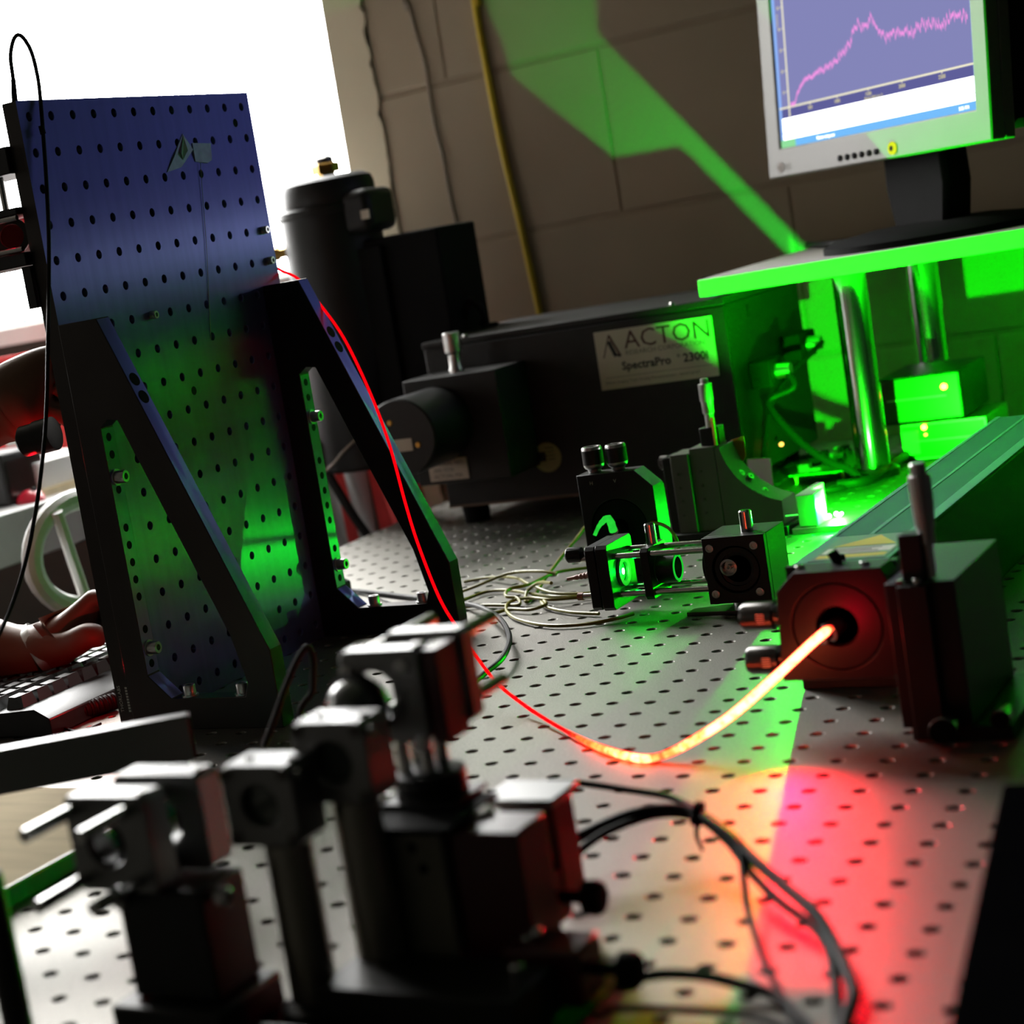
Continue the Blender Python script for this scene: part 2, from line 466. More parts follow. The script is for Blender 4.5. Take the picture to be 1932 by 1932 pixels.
# local: i = column (0..11) along +Y from y=-8.06, j = row (0..17) along Z from z=0.52
hole_plane(mb, (BX, -8.055, 0.52), (0, 1, 0), (0, 0, 1), (1, 0, 0), (0, 11, 0, 17, -0.46, 11.5, -0.52, 17.45), r=0.125, rc=0.135, depth=0.42)
y0, y1, zt = -8.515, 3.445, 17.97
b2 = BX - 0.5
board = part(bb, 'drilled_face', mb, M_BOARD, recalc=False)
mb = MB()
mb.add([(BX, y0, 0), (b2, y0, 0), (b2, y1, 0), (BX, y1, 0), (BX, y0, zt), (b2, y0, zt), (b2, y1, zt), (BX, y1, zt)],
       [(0, 1, 5, 4), (2, 3, 7, 6), (1, 2, 6, 5), (4, 5, 6, 7), (0, 3, 2, 1)])
part(bb, 'plate_body', mb, M_BRKT)
for (c, r_) in ((11, 13), (11, 12), (4, 11)):
    part(bb, 'screw', MB().screw((BX, -8.055 + c, 0.52 + r_), (1, 0, 0), 0.13, 0.2), M_STEEL)
p = at(444, 232, x=BX); q = at(366, 737, x=BX)
for c in (p, q):
    part(bb, 'mounting_hole', MB().lathe([(0.0, 0.004), (0.135, 0.004), (0.135, 0.0)], (BX, c.y, c.z), (1, 0, 0), 16), M_BLACKM)
# pieces of clear tape with a bare fibre running down from them
def film(pts, mat_, name, lift):
    mb = MB(); P = [at(u, v, x=BX) for u, v in pts]
    n = len(P)
    mb.add([(BX + 0.004 + lift * (0.3 + 0.7 * (i % 2)), p.y, p.z) for i, p in enumerate(P)] + [(BX + 0.001, p.y, p.z) for p in P],
           [tuple(range(n)), tuple(range(2 * n - 1, n - 1, -1))] + [(i, (i + 1) % n, n + (i + 1) % n, n + i) for i in range(n)])
    return part(bb, name, mb, mat_)
film([(344, 253), (362, 283), (352, 300), (340, 316), (315, 325), (326, 297), (335, 275)], M_TAPE, 'tape', 0.05)
film([(362, 270), (395, 271), (399, 302), (390, 308), (368, 305), (364, 290)], M_TAPE, 'tape', 0.05)
film([(344, 256), (350, 285), (344, 302), (338, 290)], M_TAPE, 'tape', 0.09)
part(bb, 'bare_fibre', MB().tube([at(378, 307, x=BX + 0.05), at(383, 380, x=BX + 0.03), at(390, 470, x=BX + 0.03), at(394, 560, x=BX + 0.02), at(398, 640, x=BX + 0.02)], 0.010, 5), M_CER)
# maker's name on the narrow side
T = plane_M((BX - 0.30, y0 - 0.003, 0.55), (0, 0, 1), (-1, 0, 0))
text(bb, 'lettering', 'THORLABS', T, 0.16, M_WINK)
mb = MB()
for k in range(9): mb.box((BX - 0.13, y0 - 0.006, 0.55 + 0.085 * k), (BX - 0.05, y0 - 0.001, 0.61 + 0.085 * k))
part(bb, 'small_print', mb, M_WINK)

def bracket(ya, label):
    t = thing('angle_bracket', label, 'bracket', (-7.0, ya + 0.3, 0), 'brackets of the upright breadboard')
    x0 = BX + 0.002
    outer = [(x0, 0.0), (x0, 11.75), (-7.60, 11.75), (-3.88, 2.16), (-3.88, 0.0)]
    win_ = [(-8.15, 1.60), (-8.15, 8.75), (-7.86, 8.95), (-7.52, 8.9), (-5.10, 2.70), (-4.80, 1.3), (-4.95, 0.9), (-7.45, 0.9)]
    part(t, 'gusset_frame', MB().plate(outer, [win_], ya, ya + 0.6, 'y'), M_BRKT, bevel=0.02)
    yc = ya + 0.3
    hs = []
    for zz in (8.45, 7.95, 6.95, 5.85, 5.35, 4.85, 4.35, 3.85, 2.9, 1.9):
        hs.append(MB().lathe([(0.0, 0.005), (0.12, 0.005), (0.12, 0.0)], (-8.145, yc, zz), (1, 0, 0), 14))
    # sloping face and the lower chamfer, screen reflection painted in blue, with two large holes
    d = Vector((3.72, 0, -9.59)).normalized(); nrm = Vector((9.59, 0, 3.72)).normalized()
    for s_ in (1.95, 2.5):
        pp = Vector((-7.60, yc, 11.75)) + d * s_
        hs.append(MB().lathe([(0.0, 0.006), (0.2, 0.006), (0.2, 0.0)], pp + nrm * 0.004, nrm, 18))
    a0 = Vector((-7.60, 0, 11.75)) + d * 0.03; a1 = Vector((-3.88, 0, 2.16)) - d * 0.03
    sl = MB(); q = [a0, a1, a1 + nrm * 0.004, a0 + nrm * 0.004]
    sl.add([(v.x, ya + 0.025, v.z) for v in q] + [(v.x, ya + 0.575, v.z) for v in q], [(0, 1, 2, 3), (7, 6, 5, 4), (0, 4, 5, 1), (1, 5, 6, 2), (2, 6, 7, 3), (3, 7, 4, 0)])
    part(t, 'sloping_face', sl, M_BOARD)
    d2 = (Vector((-7.45, 0, 0.9)) - Vector((-8.15, 0, 1.6))).normalized(); n2 = Vector((-d2.z, 0, d2.x)); n2 = n2 if n2.x > 0 else -n2
    a0 = Vector((-8.15, 0, 1.6)) + d2 * 0.03; a1 = Vector((-7.45, 0, 0.9)) - d2 * 0.03
    sl = MB(); q = [a0, a1, a1 + n2 * 0.004, a0 + n2 * 0.004]
    sl.add([(v.x, ya + 0.025, v.z) for v in q] + [(v.x, ya + 0.575, v.z) for v in q], [(0, 1, 2, 3), (7, 6, 5, 4), (0, 4, 5, 1), (1, 5, 6, 2), (2, 6, 7, 3), (3, 7, 4, 0)])
    part(t, 'inner_chamfer', sl, M_BOARD)
    sl = MB().box((-8.149, ya + 0.025, 1.63), (-8.145, ya + 0.575, 8.7))
    part(t, 'inner_face', sl, M_BOARD)
    for h_ in hs: part(t, 'bolt_hole', h_, M_BLACKM)
    for zz in (7.3, 2.35):
        mb = MB(); mb.lathe([(0.24, 0), (0.24, 0.05)], (-8.15, yc, zz), (1, 0, 0), 20)
        mb.screw((-8.10, yc, zz), (1, 0, 0), 0.185, 0.30)
        part(t, 'cap_screw', mb, M_SATIN)
    for xx in (-7.0, -5.2):
        mb = MB(); mb.lathe([(0.24, 0), (0.24, 0.05)], (xx, yc, 0.9), (0, 0, 1), 20)
        mb.screw((xx, yc, 0.95), (0, 0, 1), 0.185, 0.28)
        part(t, 'cap_screw', mb, M_SATIN)
bracket(-8.56, 'near triangular bracket at the left edge of the upright breadboard')
bracket(2.33, 'far triangular bracket under the red glowing fibre')

# ================================================================ BACK: SPECTROMETER
sp = thing('spectrometer', 'black box spectrometer with ACTON label against the block wall', 'spectrometer', (-7.6, 27.3, 0))
SY = 22.5
part(sp, 'housing', MB().box((-14.2, SY, 0.85), (-1.0, 32.0, 7.75)), M_PAINT, bevel=0.06)
part(sp, 'lid', MB().box((-14.25, SY - 0.05, 7.77), (-0.95, 32.05, 8.05)), M_PAINT, bevel=0.05)
for (u, v) in ((1268, 576), (877, 636)):
    p = at(u, v, z=8.05); part(sp, 'lid_screw', MB().lathe([(0.13, 0), (0.13, 0.08), (0.08, 0.12)], p, (0, 0, 1), 12), M_STEEL)
for (x, y) in ((-13.5, 23.6), (-2.2, 23.6), (-13.5, 31), (-2.2, 31)):
    part(sp, 'foot', MB().lathe([(0.55, 0.0), (0.62, 0.85)], (x, y, 0.0), (0, 0, 1), 20), M_BLACKM)
# name plate
pl = part(sp, 'name_plate', MB().box((-6.44, SY - 0.07, 5.06), (-1.54, SY - 0.002, 7.43)), M_LABEL, 'cream name plate')
def fr(x, z): return plane_M((x, SY - 0.075, z), (1, 0, 0), (0, 0, 1))
text(pl, 'brand_lettering', 'ACTON', fr(-5.22, 6.62), 1.02, M_INKR, sx=0.99)
text(pl, 'lettering', 'RESEARCH CORPORATION', fr(-5.22, 6.36), 0.27, M_INKG, sx=1.0)
text(pl, 'model_lettering', 'SpectraPro', fr(-5.45, 5.78), 0.47, M_INKB, bold=0.012, sx=0.98)
text(pl, 'lettering', '®', fr(-3.13, 5.98), 0.2, M_INKB)
text(pl, 'model_lettering', '2300i', fr(-2.88, 5.78), 0.47, M_INKB, bold=0.012, sx=0.98)
text(pl, 'small_print', '300mm Imaging Triple Grating Monochromator - Spectrograph', fr(-6.25, 5.28), 0.155, M_INKG, sx=1.0)
mb = MB()
def tri(mb, a, b, w, y):
    a = Vector(a); b = Vector(b); d = (b - a).normalized(); nn = Vector((-d.y, d.x)) * w / 2
    q = [a + nn, b + nn, b - nn, a - nn]
    mb.add([(p.x, y - 0.006, p.y) for p in q] + [(p.x, y, p.y) for p in q],
           [(0, 1, 2, 3), (7, 6, 5, 4), (0, 4, 5, 1), (1, 5, 6, 2), (2, 6, 7, 3), (3, 7, 4, 0)])
ly = SY - 0.07
tri(mb, (-6.15, 6.35), (-5.82, 7.25), 0.05, ly); tri(mb, (-5.82, 7.25), (-5.42, 6.35), 0.09, ly - 0.001)
part(pl, 'logo', mb, M_INKR)
mb = MB(); tri(mb, (-5.86, 7.0), (-5.62, 6.36), 0.16, ly - 0.002); tri(mb, (-5.75, 6.5), (-5.45, 6.36), 0.10, ly - 0.003)
part(pl, 'logo', mb, M_INKB)
part(pl, 'rule', MB().box((-6.2, ly - 0.006, 5.52), (-1.7, ly, 5.54)), M_INKG)
# entrance slit box, shutter drum and micrometer on the left of the front
part(sp, 'slit_box', MB().box((-13.9, 19.6, 2.3), (-9.65, SY, 6.75)), M_PAINT, bevel=0.05)
part(sp, 'slit_flange', MB().box((-15.0, 20.2, 2.35), (-13.9, SY, 3.5)), M_PAINT, bevel=0.05)
drum = part(sp, 'shutter_drum', MB().lathe([(0.0, 0.0), (1.50, 0.0), (1.57, 0.06), (1.57, 3.4)], (-12.55, 16.2, 4.80), (0, 1, 0), 48), M_BLACK)
for (dx, dz) in ((-0.35, 0.65), (0.75, -0.35)):
    part(drum, 'screw', MB().lathe([(0.12, 0), (0.10, 0.05)], (-12.55 + dx, 16.2, 4.80 + dz), (0, -1, 0), 12), M_BRASS)
part(drum, 'sticker', MB().box((-12.85, 16.17, 4.25), (-12.05, 16.199, 4.75)), M_LABEL)
mic = part(sp, 'micrometer', MB().lathe([(0.30, 0.0), (0.30, 0.15), (0.26, 0.22), (0.26, 0.75), (0.36, 0.85), (0.36, 1.62), (0.33, 1.66)], (-12.05, 21.0, 6.75), (0, 0, 1), 40, 0.008), M_SATIN)
lb = part(sp, 'paper_label', MB().box((-13.30, 19.54, 2.45), (-11.52, 19.598, 3.35)), M_LABEL)
for i, s_ in enumerate(('SERIAL NO.', '300i 0256', 'ACTON, MA')):
    text(lb, 'lettering', s_, plane_M((-13.1 + 0.25 * (i == 0), 19.535, 3.08 - 0.26 * i), (1, 0, 0), (0, 0, 1)), 0.24, M_INKG)
rl = part(sp, 'round_label', MB().lathe([(0.62, 0), (0.62, 0.02)], (-9.3, SY - 0.002, 2.58), (0, -1, 0), 32), mat('round_label_card', (0.50, 0.46, 0.22), 0.6))
part(rl, 'dark_patch', MB().box((-9.95, SY - 0.03, 2.43), (-9.35, SY - 0.023, 2.83)), M_INKB)
mb = MB()
for k in range(4): mb.box((-9.35 + 0.08 * (k % 2), SY - 0.03, 2.95 - 0.16 * k), (-8.95, SY - 0.023, 3.0 - 0.16 * k))
part(rl, 'small_print', mb, M_INKG)
part(sp, 'bottom_knob', MB().lathe([(0.45, 0), (0.5, 0.1), (0.3, 0.55)], (-7.0, SY - 0.02, 1.1), (0, -1, 0), 20), M_BLACKM)
part(sp, 'base_trim', MB().box((-14.2, SY - 0.03, 0.83), (-1.0, SY + 0.4, 0.93)), mat('brown_trim', (0.12, 0.07, 0.04), 0.6))
# connectors on the right side
for (y, z, w_, l) in ((25.0, 4.7, 1.6, 0.9), (29.8, 5.2, 2.2, 0.8)):
    c = part(sp, 'plug', MB().box((-1.0, y - w_ / 2, z - 0.55), (-1.0 + l, y + w_ / 2, z + 0.55)), M_BLACKM, bevel=0.08)
    part(c, 'plug_body', MB().cyl((-1.0 + l, y, z), (-1.0 + l + 0.55, y, z), 0.33, 0.28, 16), M_SATIN)
part(sp, 'panel_mark', MB().box((-0.998, 25.1, 7.0), (-0.985, 25.25, 7.5)), M_BLACKM)

# power lead from the spectrometer's side down to the table and round the post
c1 = [(-0.1, 25.0, 4.7), (0.3, 24.9, 4.6), (0.5, 24.8, 4.0), at(1450, 760, y=24.5), at(1500, 825, y=24), at(1560, 870, y=23.6), at(1600, 885, y=23.5), (3.1, 23.3, 0.25)]
solo('power_lead', 'black lead sagging from the spectrometer side to the steel shelf post', 'cable', MB().tube(spline(c1, 8), 0.15, 10), M_BLKCAB)
c2 = [(0.36, 29.8, 5.2), (0.3, 27.5, 4.8), (-0.2, 26.2, 4.2), (-0.55, 25.2, 3.4), (-0.7, 24.4, 2.3), (-0.75, 23.6, 1.0), (-0.7, 23.0, 0.3), (-0.4, 22.3, 0.12)]
solo('signal_lead', 'dark lead hanging straight down beside the ACTON spectrometer', 'cable', MB().tube(spline(c2, 8), 0.11, 8), M_BLKCAB)
c3 = [at(u, v, z=0.2) for u, v in ((1445, 930), (1448, 905), (1470, 880), (1510, 865), (1560, 860), (1600, 868), (1625, 880), (1625, 900), (1590, 920), (1530, 930))]
solo('coiled_lead', 'loose dark lead looped on the table behind the curved stage', 'cable', MB().tube(spline(c3, 8), 0.14, 8), M_BLKCAB)

# ---------------------------------------------------------------- detector dewar on the spectrometer's left side
DX, DY = -20.0, 26.6
dw = thing('detector_dewar', 'black liquid nitrogen dewar with brass cap beside the window', 'dewar', (DX, DY, 2.3))
body = part(dw, 'vessel', MB().lathe([(0.0, 2.6), (2.1, 2.6), (2.28, 2.75), (2.28, 14.3), (2.36, 14.4), (2.36, 14.65), (2.1, 14.8)], (DX, DY, 0), (0, 0, 1), 64), M_DEWAR)
part(dw, 'dome', MB().lathe([(2.12, 14.75), (2.16, 14.9), (2.16, 15.5), (2.05, 15.8), (1.75, 15.98), (0.0, 16.05)], (DX + 0.12, DY, 0), (0, 0, 1), 56), M_DEWAR)
cap = part(dw, 'brass_cap', MB().lathe([(0.42, 16.0), (0.42, 16.15), (0.66, 16.15), (0.66, 16.55), (0.60, 16.6), (0.4, 16.6)], (DX + 0.2, DY, 0), (0, 0, 1), 6), M_BRASS)
part(cap, 'plug', MB().lathe([(0.42, 16.6), (0.42, 16.85), (0.25, 16.95), (0.0, 16.95)], (DX + 0.2, DY, 0), (0, 0, 1), 18), M_DARKST)
mb = MB()
a = Vector((DX + 0.1, DY - 0.2, 16.98)); b = Vector((DX - 1.55, DY - 0.6, 15.8))
for k in range(22):
    t = k / 21; c = a.lerp(b, t) + Vector((0, 0, -0.25 * math.sin(math.pi * t)))
    mb.lathe([(0.0, -0.035), (0.03, -0.02), (0.03, 0.02), (0.0, 0.035)], c, (1, 0.2, -0.6), 6)
part(dw, 'bead_chain', mb, M_SATIN)
vl = part(dw, 'brass_valve', MB().lathe([(0.24, 2.2), (0.24, 2.7), (0.34, 2.7), (0.34, 3.0), (0.26, 3.0), (0.26, 3.5)], (DX, DY, 13.0), (-1, -0.25, 0), 8), M_BRASS)
part(dw, 'neck_bracket', MB().box((DX + 1.4, DY - 1.6, 13.15), (DX + 2.95, DY + 1.0, 15.1)), M_DEWAR, bevel=0.35)
part(dw, 'sticker', MB().box((DX + 2.52, DY - 1.64, 13.75), (DX + 2.93, DY - 1.605, 14.15)), M_LABEL)
part(dw, 'electronics_box', MB().box((-18.9, 25.6, 5.4), (-14.25, 29.5, 12.85)), M_BLACKM, bevel=0.12)
part(dw, 'mounting_block', MB().box((-18.9, 24.0, 2.9), (-14.25, 27.4, 5.35)), M_PAINT, bevel=0.08)
part(dw, 'front_panel', MB().box((-18.95, 25.3, 3.2), (-17.0, 25.58, 12.5)), M_BLACKM, bevel=0.03)
c4 = [(-14.25, 27.0, 8.6), at(885, 568, y=27), at(905, 578, y=27), at(915, 600, y=27.2), at(912, 615, y=27.3), (-12.9, 27.3, 8.1)]
solo('detector_lead', 'short black lead arching onto the spectrometer lid by the wall', 'cable', MB().tube(spline(c4, 6), 0.16, 8), M_BLKCAB)
c5 = [at(560, 930, y=24), at(622, 882, y=24), at(650, 850, y=24.2), at(690, 815, y=24.6), (-18.2, 24.9, 4.6)]
solo('dewar_signal_wire', 'thin pale wire running down from the dewar behind the far bracket', 'cable', MB().tube(spline(c5, 8), 0.06, 8), M_PALEW)
c6 = [at(600, 830, y=25), at(618, 890, y=25), at(640, 930, y=25), at(668, 975, y=25.2), at(700, 1020, y=25.5), at(735, 1080, y=26)]
solo('thick_hanging_cable', 'thick dark cable hanging past the table edge in front of the jacket', 'cable', MB().tube(spline(c6, 8), 0.22, 10), M_GREYW)

# ---------------------------------------------------------------- wall runs
cY = [(-16.6, WY - 0.16, 71), (-16.55, WY - 0.16, 40), at(895, -40, y=WY - 0.16), at(895, 0, y=WY - 0.16), at(922, 150, y=WY - 0.16), at(950, 290, y=WY - 0.16), at(985, 440, y=WY - 0.16), at(1020, 600, y=WY - 0.16), at(1040, 700, y=WY - 0.16)]
solo('yellow_wall_tube', 'yellow tube running down the block wall', 'tube', MB().tube(spline(cY, 6), 0.17, 12), M_YELLOW)
cW = [(-20.6, WY - 0.09, 71), (-20.5, WY - 0.09, 40)] + [at(u, v, y=WY - 0.09) for u, v in ((755, -30), (768, 5), (783, 60), (802, 130), (818, 230), (835, 300), (850, 380), (868, 450), (890, 520), (908, 580), (915, 640))]
solo('pale_wall_wire', 'thin pale wire tacked down the wall left of the yellow tube', 'cable', MB().tube(spline(cW, 6), 0.07, 8), M_PALEW)

# ================================================================ SHELF ON STEEL POSTS
SX0, SF, SB, SZ0, SZ1 = -1.83, 22.3, 37.9, 8.20, 8.87
sf = thing('white_shelf', 'white shelf board on steel posts lit green from below', 'shelf', (12, 30, 8.2))
part(sf, 'board', MB().box((SX0, SF, SZ0), (32, SB, SZ1)), M_SHELF, bevel=0.03)
def post(x, y, label):
    t = thing('shelf_post', label, 'post', (x, y, 0), 'steel posts under the shelf')
    part(t, 'rod', MB().lathe([(0.0, 0.42), (0.63, 0.42), (0.63, 8.0), (0.58, 8.19), (0, 8.19)], (x, y, 0), (0, 0, 1), 48), M_STEEL)
    part(t, 'base', MB().lathe([(0.95, 0.0), (0.95, 0.3), (0.75, 0.42), (0.63, 0.42)], (x, y, 0), (0, 0, 1), 32), M_DARKST)
post(2.97, 25.6, 'bright steel post nearest the curved stage under the shelf')
post(3.75, 33.6, 'steel post behind the box with the red light')
post(26, 25.6, 'steel post at the far right end of the shelf')
post(26, 33.6, 'steel post at the far right back of the shelf')

# ---------------------------------------------------------------- monitor on the shelf
MO = Vector((-1.06231, 30.388, 12.2021))
mu = Vector((0.75195, -0.65915, -0.00916)); mv = Vector((0.05046, 0.04370, 0.99777)); mn = mu.cross(mv)
MM = Matrix((mu, mv, mn)).transposed().to_4x4(); MM.translation = MO
W_, H_ = 14.3, 12.4
bu, br, bv, bt = 0.94, 0.79, 1.16, 0.7
foot = MO + mu * 7.4 - mn * 2.2
mo = thing('lcd_monitor', 'beige LCD monitor on the shelf showing a magenta spectrum', 'monitor', (foot.x, foot.y, SZ1))
def lm(): return MB(MM)
scr = [(bu, bv), (W_ - br, bv), (W_ - br, H_ - bt), (bu, H_ - bt)]
bez = lm().plate([(0, 0), (W_, 0), (W_, H_), (0, H_)], [scr], 0.0, -0.55, 'z')
part(mo, 'bezel', bez, M_BEIGE, bevel=0.06)
part(mo, 'side_case', lm().plate([(0.03, 0.03), (W_ - 0.03, 0.03), (W_ - 0.03, H_ - 0.03), (0.03, H_ - 0.03)], [], -0.56, -1.0, 'z'), M_BEIGE, bevel=0.06)
part(mo, 'back_case', lm().plate([(0.4, 0.4), (W_ - 0.4, 0.4), (W_ - 0.4, H_ - 0.4), (0.4, H_ - 0.4)], [], -1.01, -2.3, 'z'), M_BLACKM, bevel=0.3)
def scm(name, col, k=1.0): return glow('screen_' + name, col, SCREEN * k, big=name in ('slate', 'white'))
panel = part(mo, 'screen', lm().plate([(p[0] + 0.0, p[1]) for p in scr], [], -0.12, -0.5, 'z'), scm('slate', (0.200, 0.205, 0.42)), 'lit slate blue screen')
sw, shh = W_ - br - bu, H_ - bt - bv
def srect(name, x0, y0, x1, y1, m, lift=0.004):
    return part(panel, name, lm().box((bu + x0, bv + y0, -0.119), (bu + x1, bv + y1, -0.12 + lift)), m)
C_WHT = scm('white', (0.97, 0.97, 1.0), 3.2); C_BLUE = scm('blue', (0.16, 0.45, 0.85)); C_EDGE = scm('edge', (0.25, 0.42, 0.85))
C_AX = scm('axis', (0.80, 0.76, 0.55)); C_TR = scm('trace', (0.78, 0.27, 0.68)); C_TR2 = scm('trace_hot', (0.9, 0.55, 0.85)); C_GRN = scm('start', (0.25, 0.65, 0.3)); C_TXT = scm('text', (0.72, 0.66, 0.30)); C_LIN = scm('line', (0.03, 0.12, 0.5)); C_GTX = scm('grey_text', (0.72, 0.72, 0.76)); C_NAVY = scm('deep', (0.10, 0.10, 0.28))
srect('task_bar', 0, 0, sw, 0.32, C_BLUE, 0.006)
srect('start_button', 0.0, 0.0, 1.05, 0.32, C_GRN, 0.009)
srect('status_panel', 0, 0.32, sw, 1.17, C_WHT, 0.006)
srect('panel_line', 0, 0.585, sw, 0.615, C_LIN, 0.009)
srect('left_edge', 0, 0.32, 0.2, shh, C_EDGE, 0.009)
srect('right_edge', sw - 0.12, 0.32, sw, shh, C_EDGE, 0.009)
srect('axis_band', 0.2, 1.17, sw - 0.12, 1.55, C_NAVY, 0.005)
srect('x_axis', 0.05, 1.56, sw - 0.1, 1.63, C_AX, 0.010)
srect('y_axis', 0.72, 1.2, 0.81, shh, C_AX, 0.010)
def st(s_, x, y, size, m, al='CENTER'):
    text(panel, 'lettering', s_, MM @ Matrix.Translation((bu + x, bv + y, -0.105)), size, m, align=al)
for x, s_ in zip((2.28, 4.16, 6.23, 8.34, 10.7), ('500', '1000', '1500', '2000', '2500')):
    st(s_, x, 1.33, 0.2, C_TXT); srect('tick', x - 0.02, 1.5, x + 0.02, 1.57, C_AX, 0.011)
st('Raman Shift (cm-1)', 6.55, 1.195, 0.15, C_TXT)
for k in range(9):
    y = 2.22 + 0.843 * k
    srect('tick', 0.62, y - 0.015, 0.72, y + 0.015, C_AX, 0.011); st(str(10 * (k + 1)), 0.45, y - 0.07, 0.19, C_TXT)
T2 = MM @ Matrix.Translation((bu + 0.38, bv + 4.85, -0.105)) @ Matrix.Rotation(math.pi / 2, 4, 'Z')
text(panel, 'lettering', 'Intensity', T2, 0.15, C_TXT)
st('Raman setup.exe', 2.6, 0.09, 0.18, C_WHT, 'LEFT'); st('5:21 PM', sw - 0.75, 0.09, 0.17, C_WHT)
st('Acquisition complete', 0.35, 0.95, 0.12, C_GTX, 'LEFT'); st('Frame 1 of 1', 7.6, 0.42, 0.12, C_GTX, 'LEFT'); st('Ready', 10.4, 0.42, 0.12, C_GTX, 'LEFT'); st('Exposure', 0.4, 0.42, 0.12, C_GTX, 'LEFT')
# noisy spectrum trace as a ribbon with real thickness
def trace(pts, seed):
    random.seed(seed)
    mb = lm(); out = []
    for (x0, y0), (x1, y1) in zip(pts[:-1], pts[1:]):
        n = max(2, int((x1 - x0) / 0.035))
        for k in range(n): out.append((x0 + (x1 - x0) * k / n, y0 + (y1 - y0) * k / n))
    out.append(pts[-1])
    amp = [0.04 + 0.19 * min(1, max(0, (x - 1.5) / 5)) for x, _ in out]
    yy = [y + random.uniform(-1, 1) * a for (x, y), a in zip(out, amp)]
    vv = []; ff = []
    for (x, y), q in zip(out, yy):
        for dy in (-0.075, 0.075):
            for dz in (-0.112, -0.108): vv.append((bu + x, bv + q + dy, dz))
    for i in range(len(out) - 1):
        a = 4 * i
        ff += [(a, a + 4, a + 6, a + 2), (a + 1, a + 3, a + 7, a + 5), (a + 2, a + 6, a + 7, a + 3), (a, a + 1, a + 5, a + 4)]
    return mb.add(vv, ff)
tp = [(0.89, 1.65), (1.24, 1.69), (1.38, 2.02), (1.93, 2.48), (2.43, 2.56), (3.12, 2.73), (3.49, 2.73), (4.07, 2.85), (4.46, 3.05), (4.93, 3.23), (5.32, 3.47), (5.65, 3.98), (5.92, 4.03), (6.16, 3.84), (6.42, 3.85), (6.71, 4.15), (6.83, 4.08), (7.0, 3.65), (7.3, 3.36), (7.58, 3.21), (7.97, 3.34), (8.48, 3.43), (8.8, 3.35), (9.18, 3.22), (9.59, 3.32), (10.07, 3.38), (10.52, 3.21), (10.98, 3.18), (11.3, 3.36), (11.76, 3.4), (12.05, 3.3), (12.3, 3.21)]
part(panel, 'spectrum_trace', trace(tp, 5), C_TR, 'noisy magenta spectrum line')
# buttons and badge
for k in range(6):
    part(mo, 'button', lm().lathe([(0.12, 0), (0.12, 0.05), (0.08, 0.07)], (5.2 + 0.48 * k, 0.34, 0), (0, 0, 1), 14), M_BLACKM)
pb = part(mo, 'power_button', lm().lathe([(0.24, 0), (0.24, 0.05), (0.12, 0.06)], (8.62, 0.36, 0), (0, 0, 1), 24), glow('power_ring', (0.75, 0.85, 0.02), 0.9), 'lit yellow power button')
part(pb, 'button_centre', lm().lathe([(0.1, 0.055), (0.1, 0.08)], (8.62, 0.36, 0), (0, 0, 1), 16), M_BLACKM)
part(mo, 'badge', lm().lathe([(0.22, 0), (0.22, 0.02)], (0.95, 0.4, 0), (0, 0, 1), 20), M_INKG)
text(mo, 'brand_lettering', 'LG', MM @ Matrix.Translation((1.25, 0.28, 0.01)), 0.36, M_INKG)
# stand
fx, fy = foot.x, foot.y
sM = Matrix.Translation((fx, fy, SZ1)) @ Matrix.Rotation(math.atan2(mu.y, mu.x), 4, 'Z')
part(mo, 'neck', MB(sM).plate([(-1.6, 0.5), (1.6, 0.5), (1.9, 2.0), (1.7, 6.5), (-1.7, 6.5), (-1.9, 2.0)], [], -0.6, 0.6, 'y'), M_BLACKM, bevel=0.2)
part(mo, 'base', MB(sM).lathe([(4.1, 0.0), (4.1, 0.25), (3.6, 0.45), (2.2, 0.62), (0, 0.66)], (0, 0, 0.0), (0, 0, 1), 48), M_BLACKM)
# things on the shelf
cS = [at(u, v, z=SZ1 + 0.16) for u, v in ((1525, 462), (1560, 461), (1610, 455), (1680, 443), (1750, 430))]
solo('shelf_cable', 'black cable lying on the shelf in front of the monitor foot', 'cable', MB().tube(spline(cS, 8), 0.15, 8), M_BLKCAB)
p = at(1690, 458, z=SZ1)
yc = thing('yellow_connector', 'small yellow connector block on the shelf edge', 'connector', p)
part(yc, 'shell', MB().box((p.x - 0.38, p.y - 0.2, p.z + 0.003), (p.x + 0.38, p.y + 0.5, p.z + 0.5)), mat('ochre_plastic', (0.42, 0.21, 0.02), 0.5), bevel=0.08)
part(yc, 'strain_relief', MB().cyl((p.x - 0.38, p.y + 0.15, p.z + 0.25), (p.x - 0.6, p.y + 0.15, p.z + 0.25), 0.16, 0.1, 12), M_BLKCAB)
p = at(1615, 470, z=SZ1)
solo('black_clip', 'tiny black clip on the shelf left of the yellow connector', 'clip', MB().box((p.x - 0.3, p.y - 0.1, p.z + 0.003), (p.x + 0.25, p.y + 0.3, p.z + 0.18)).box((p.x - 0.1, p.y, p.z + 0.18), (p.x + 0.1, p.y + 0.2, p.z + 0.26)), M_BLACKM)
p = at(1930, 418, z=SZ1)
ms = thing('computer_mouse', 'black mouse at the right end of the visible shelf', 'mouse', p)
mb = MB()
vv = []; ff = []; nu, nv = 20, 8
for j in range(nv + 1):
    for i in range(nu):
        a = 2 * math.pi * i / nu; t = j / nv * math.pi / 2
        vv.append((p.x + 1.1 + 0.95 * math.cos(a) * math.cos(t) ** 0.6, p.y + 1.0 + 1.6 * math.sin(a) * math.cos(t) ** 0.6, p.z + 0.003 + 1.1 * math.sin(t)))
for j in range(nv):
    for i in range(nu): ff.append((j * nu + i, j * nu + (i + 1) % nu, (j + 1) * nu + (i + 1) % nu, (j + 1) * nu + i))
ff.append(tuple(range(nu)))
part(ms, 'shell', mb.add(vv, ff), M_GLOSSB)
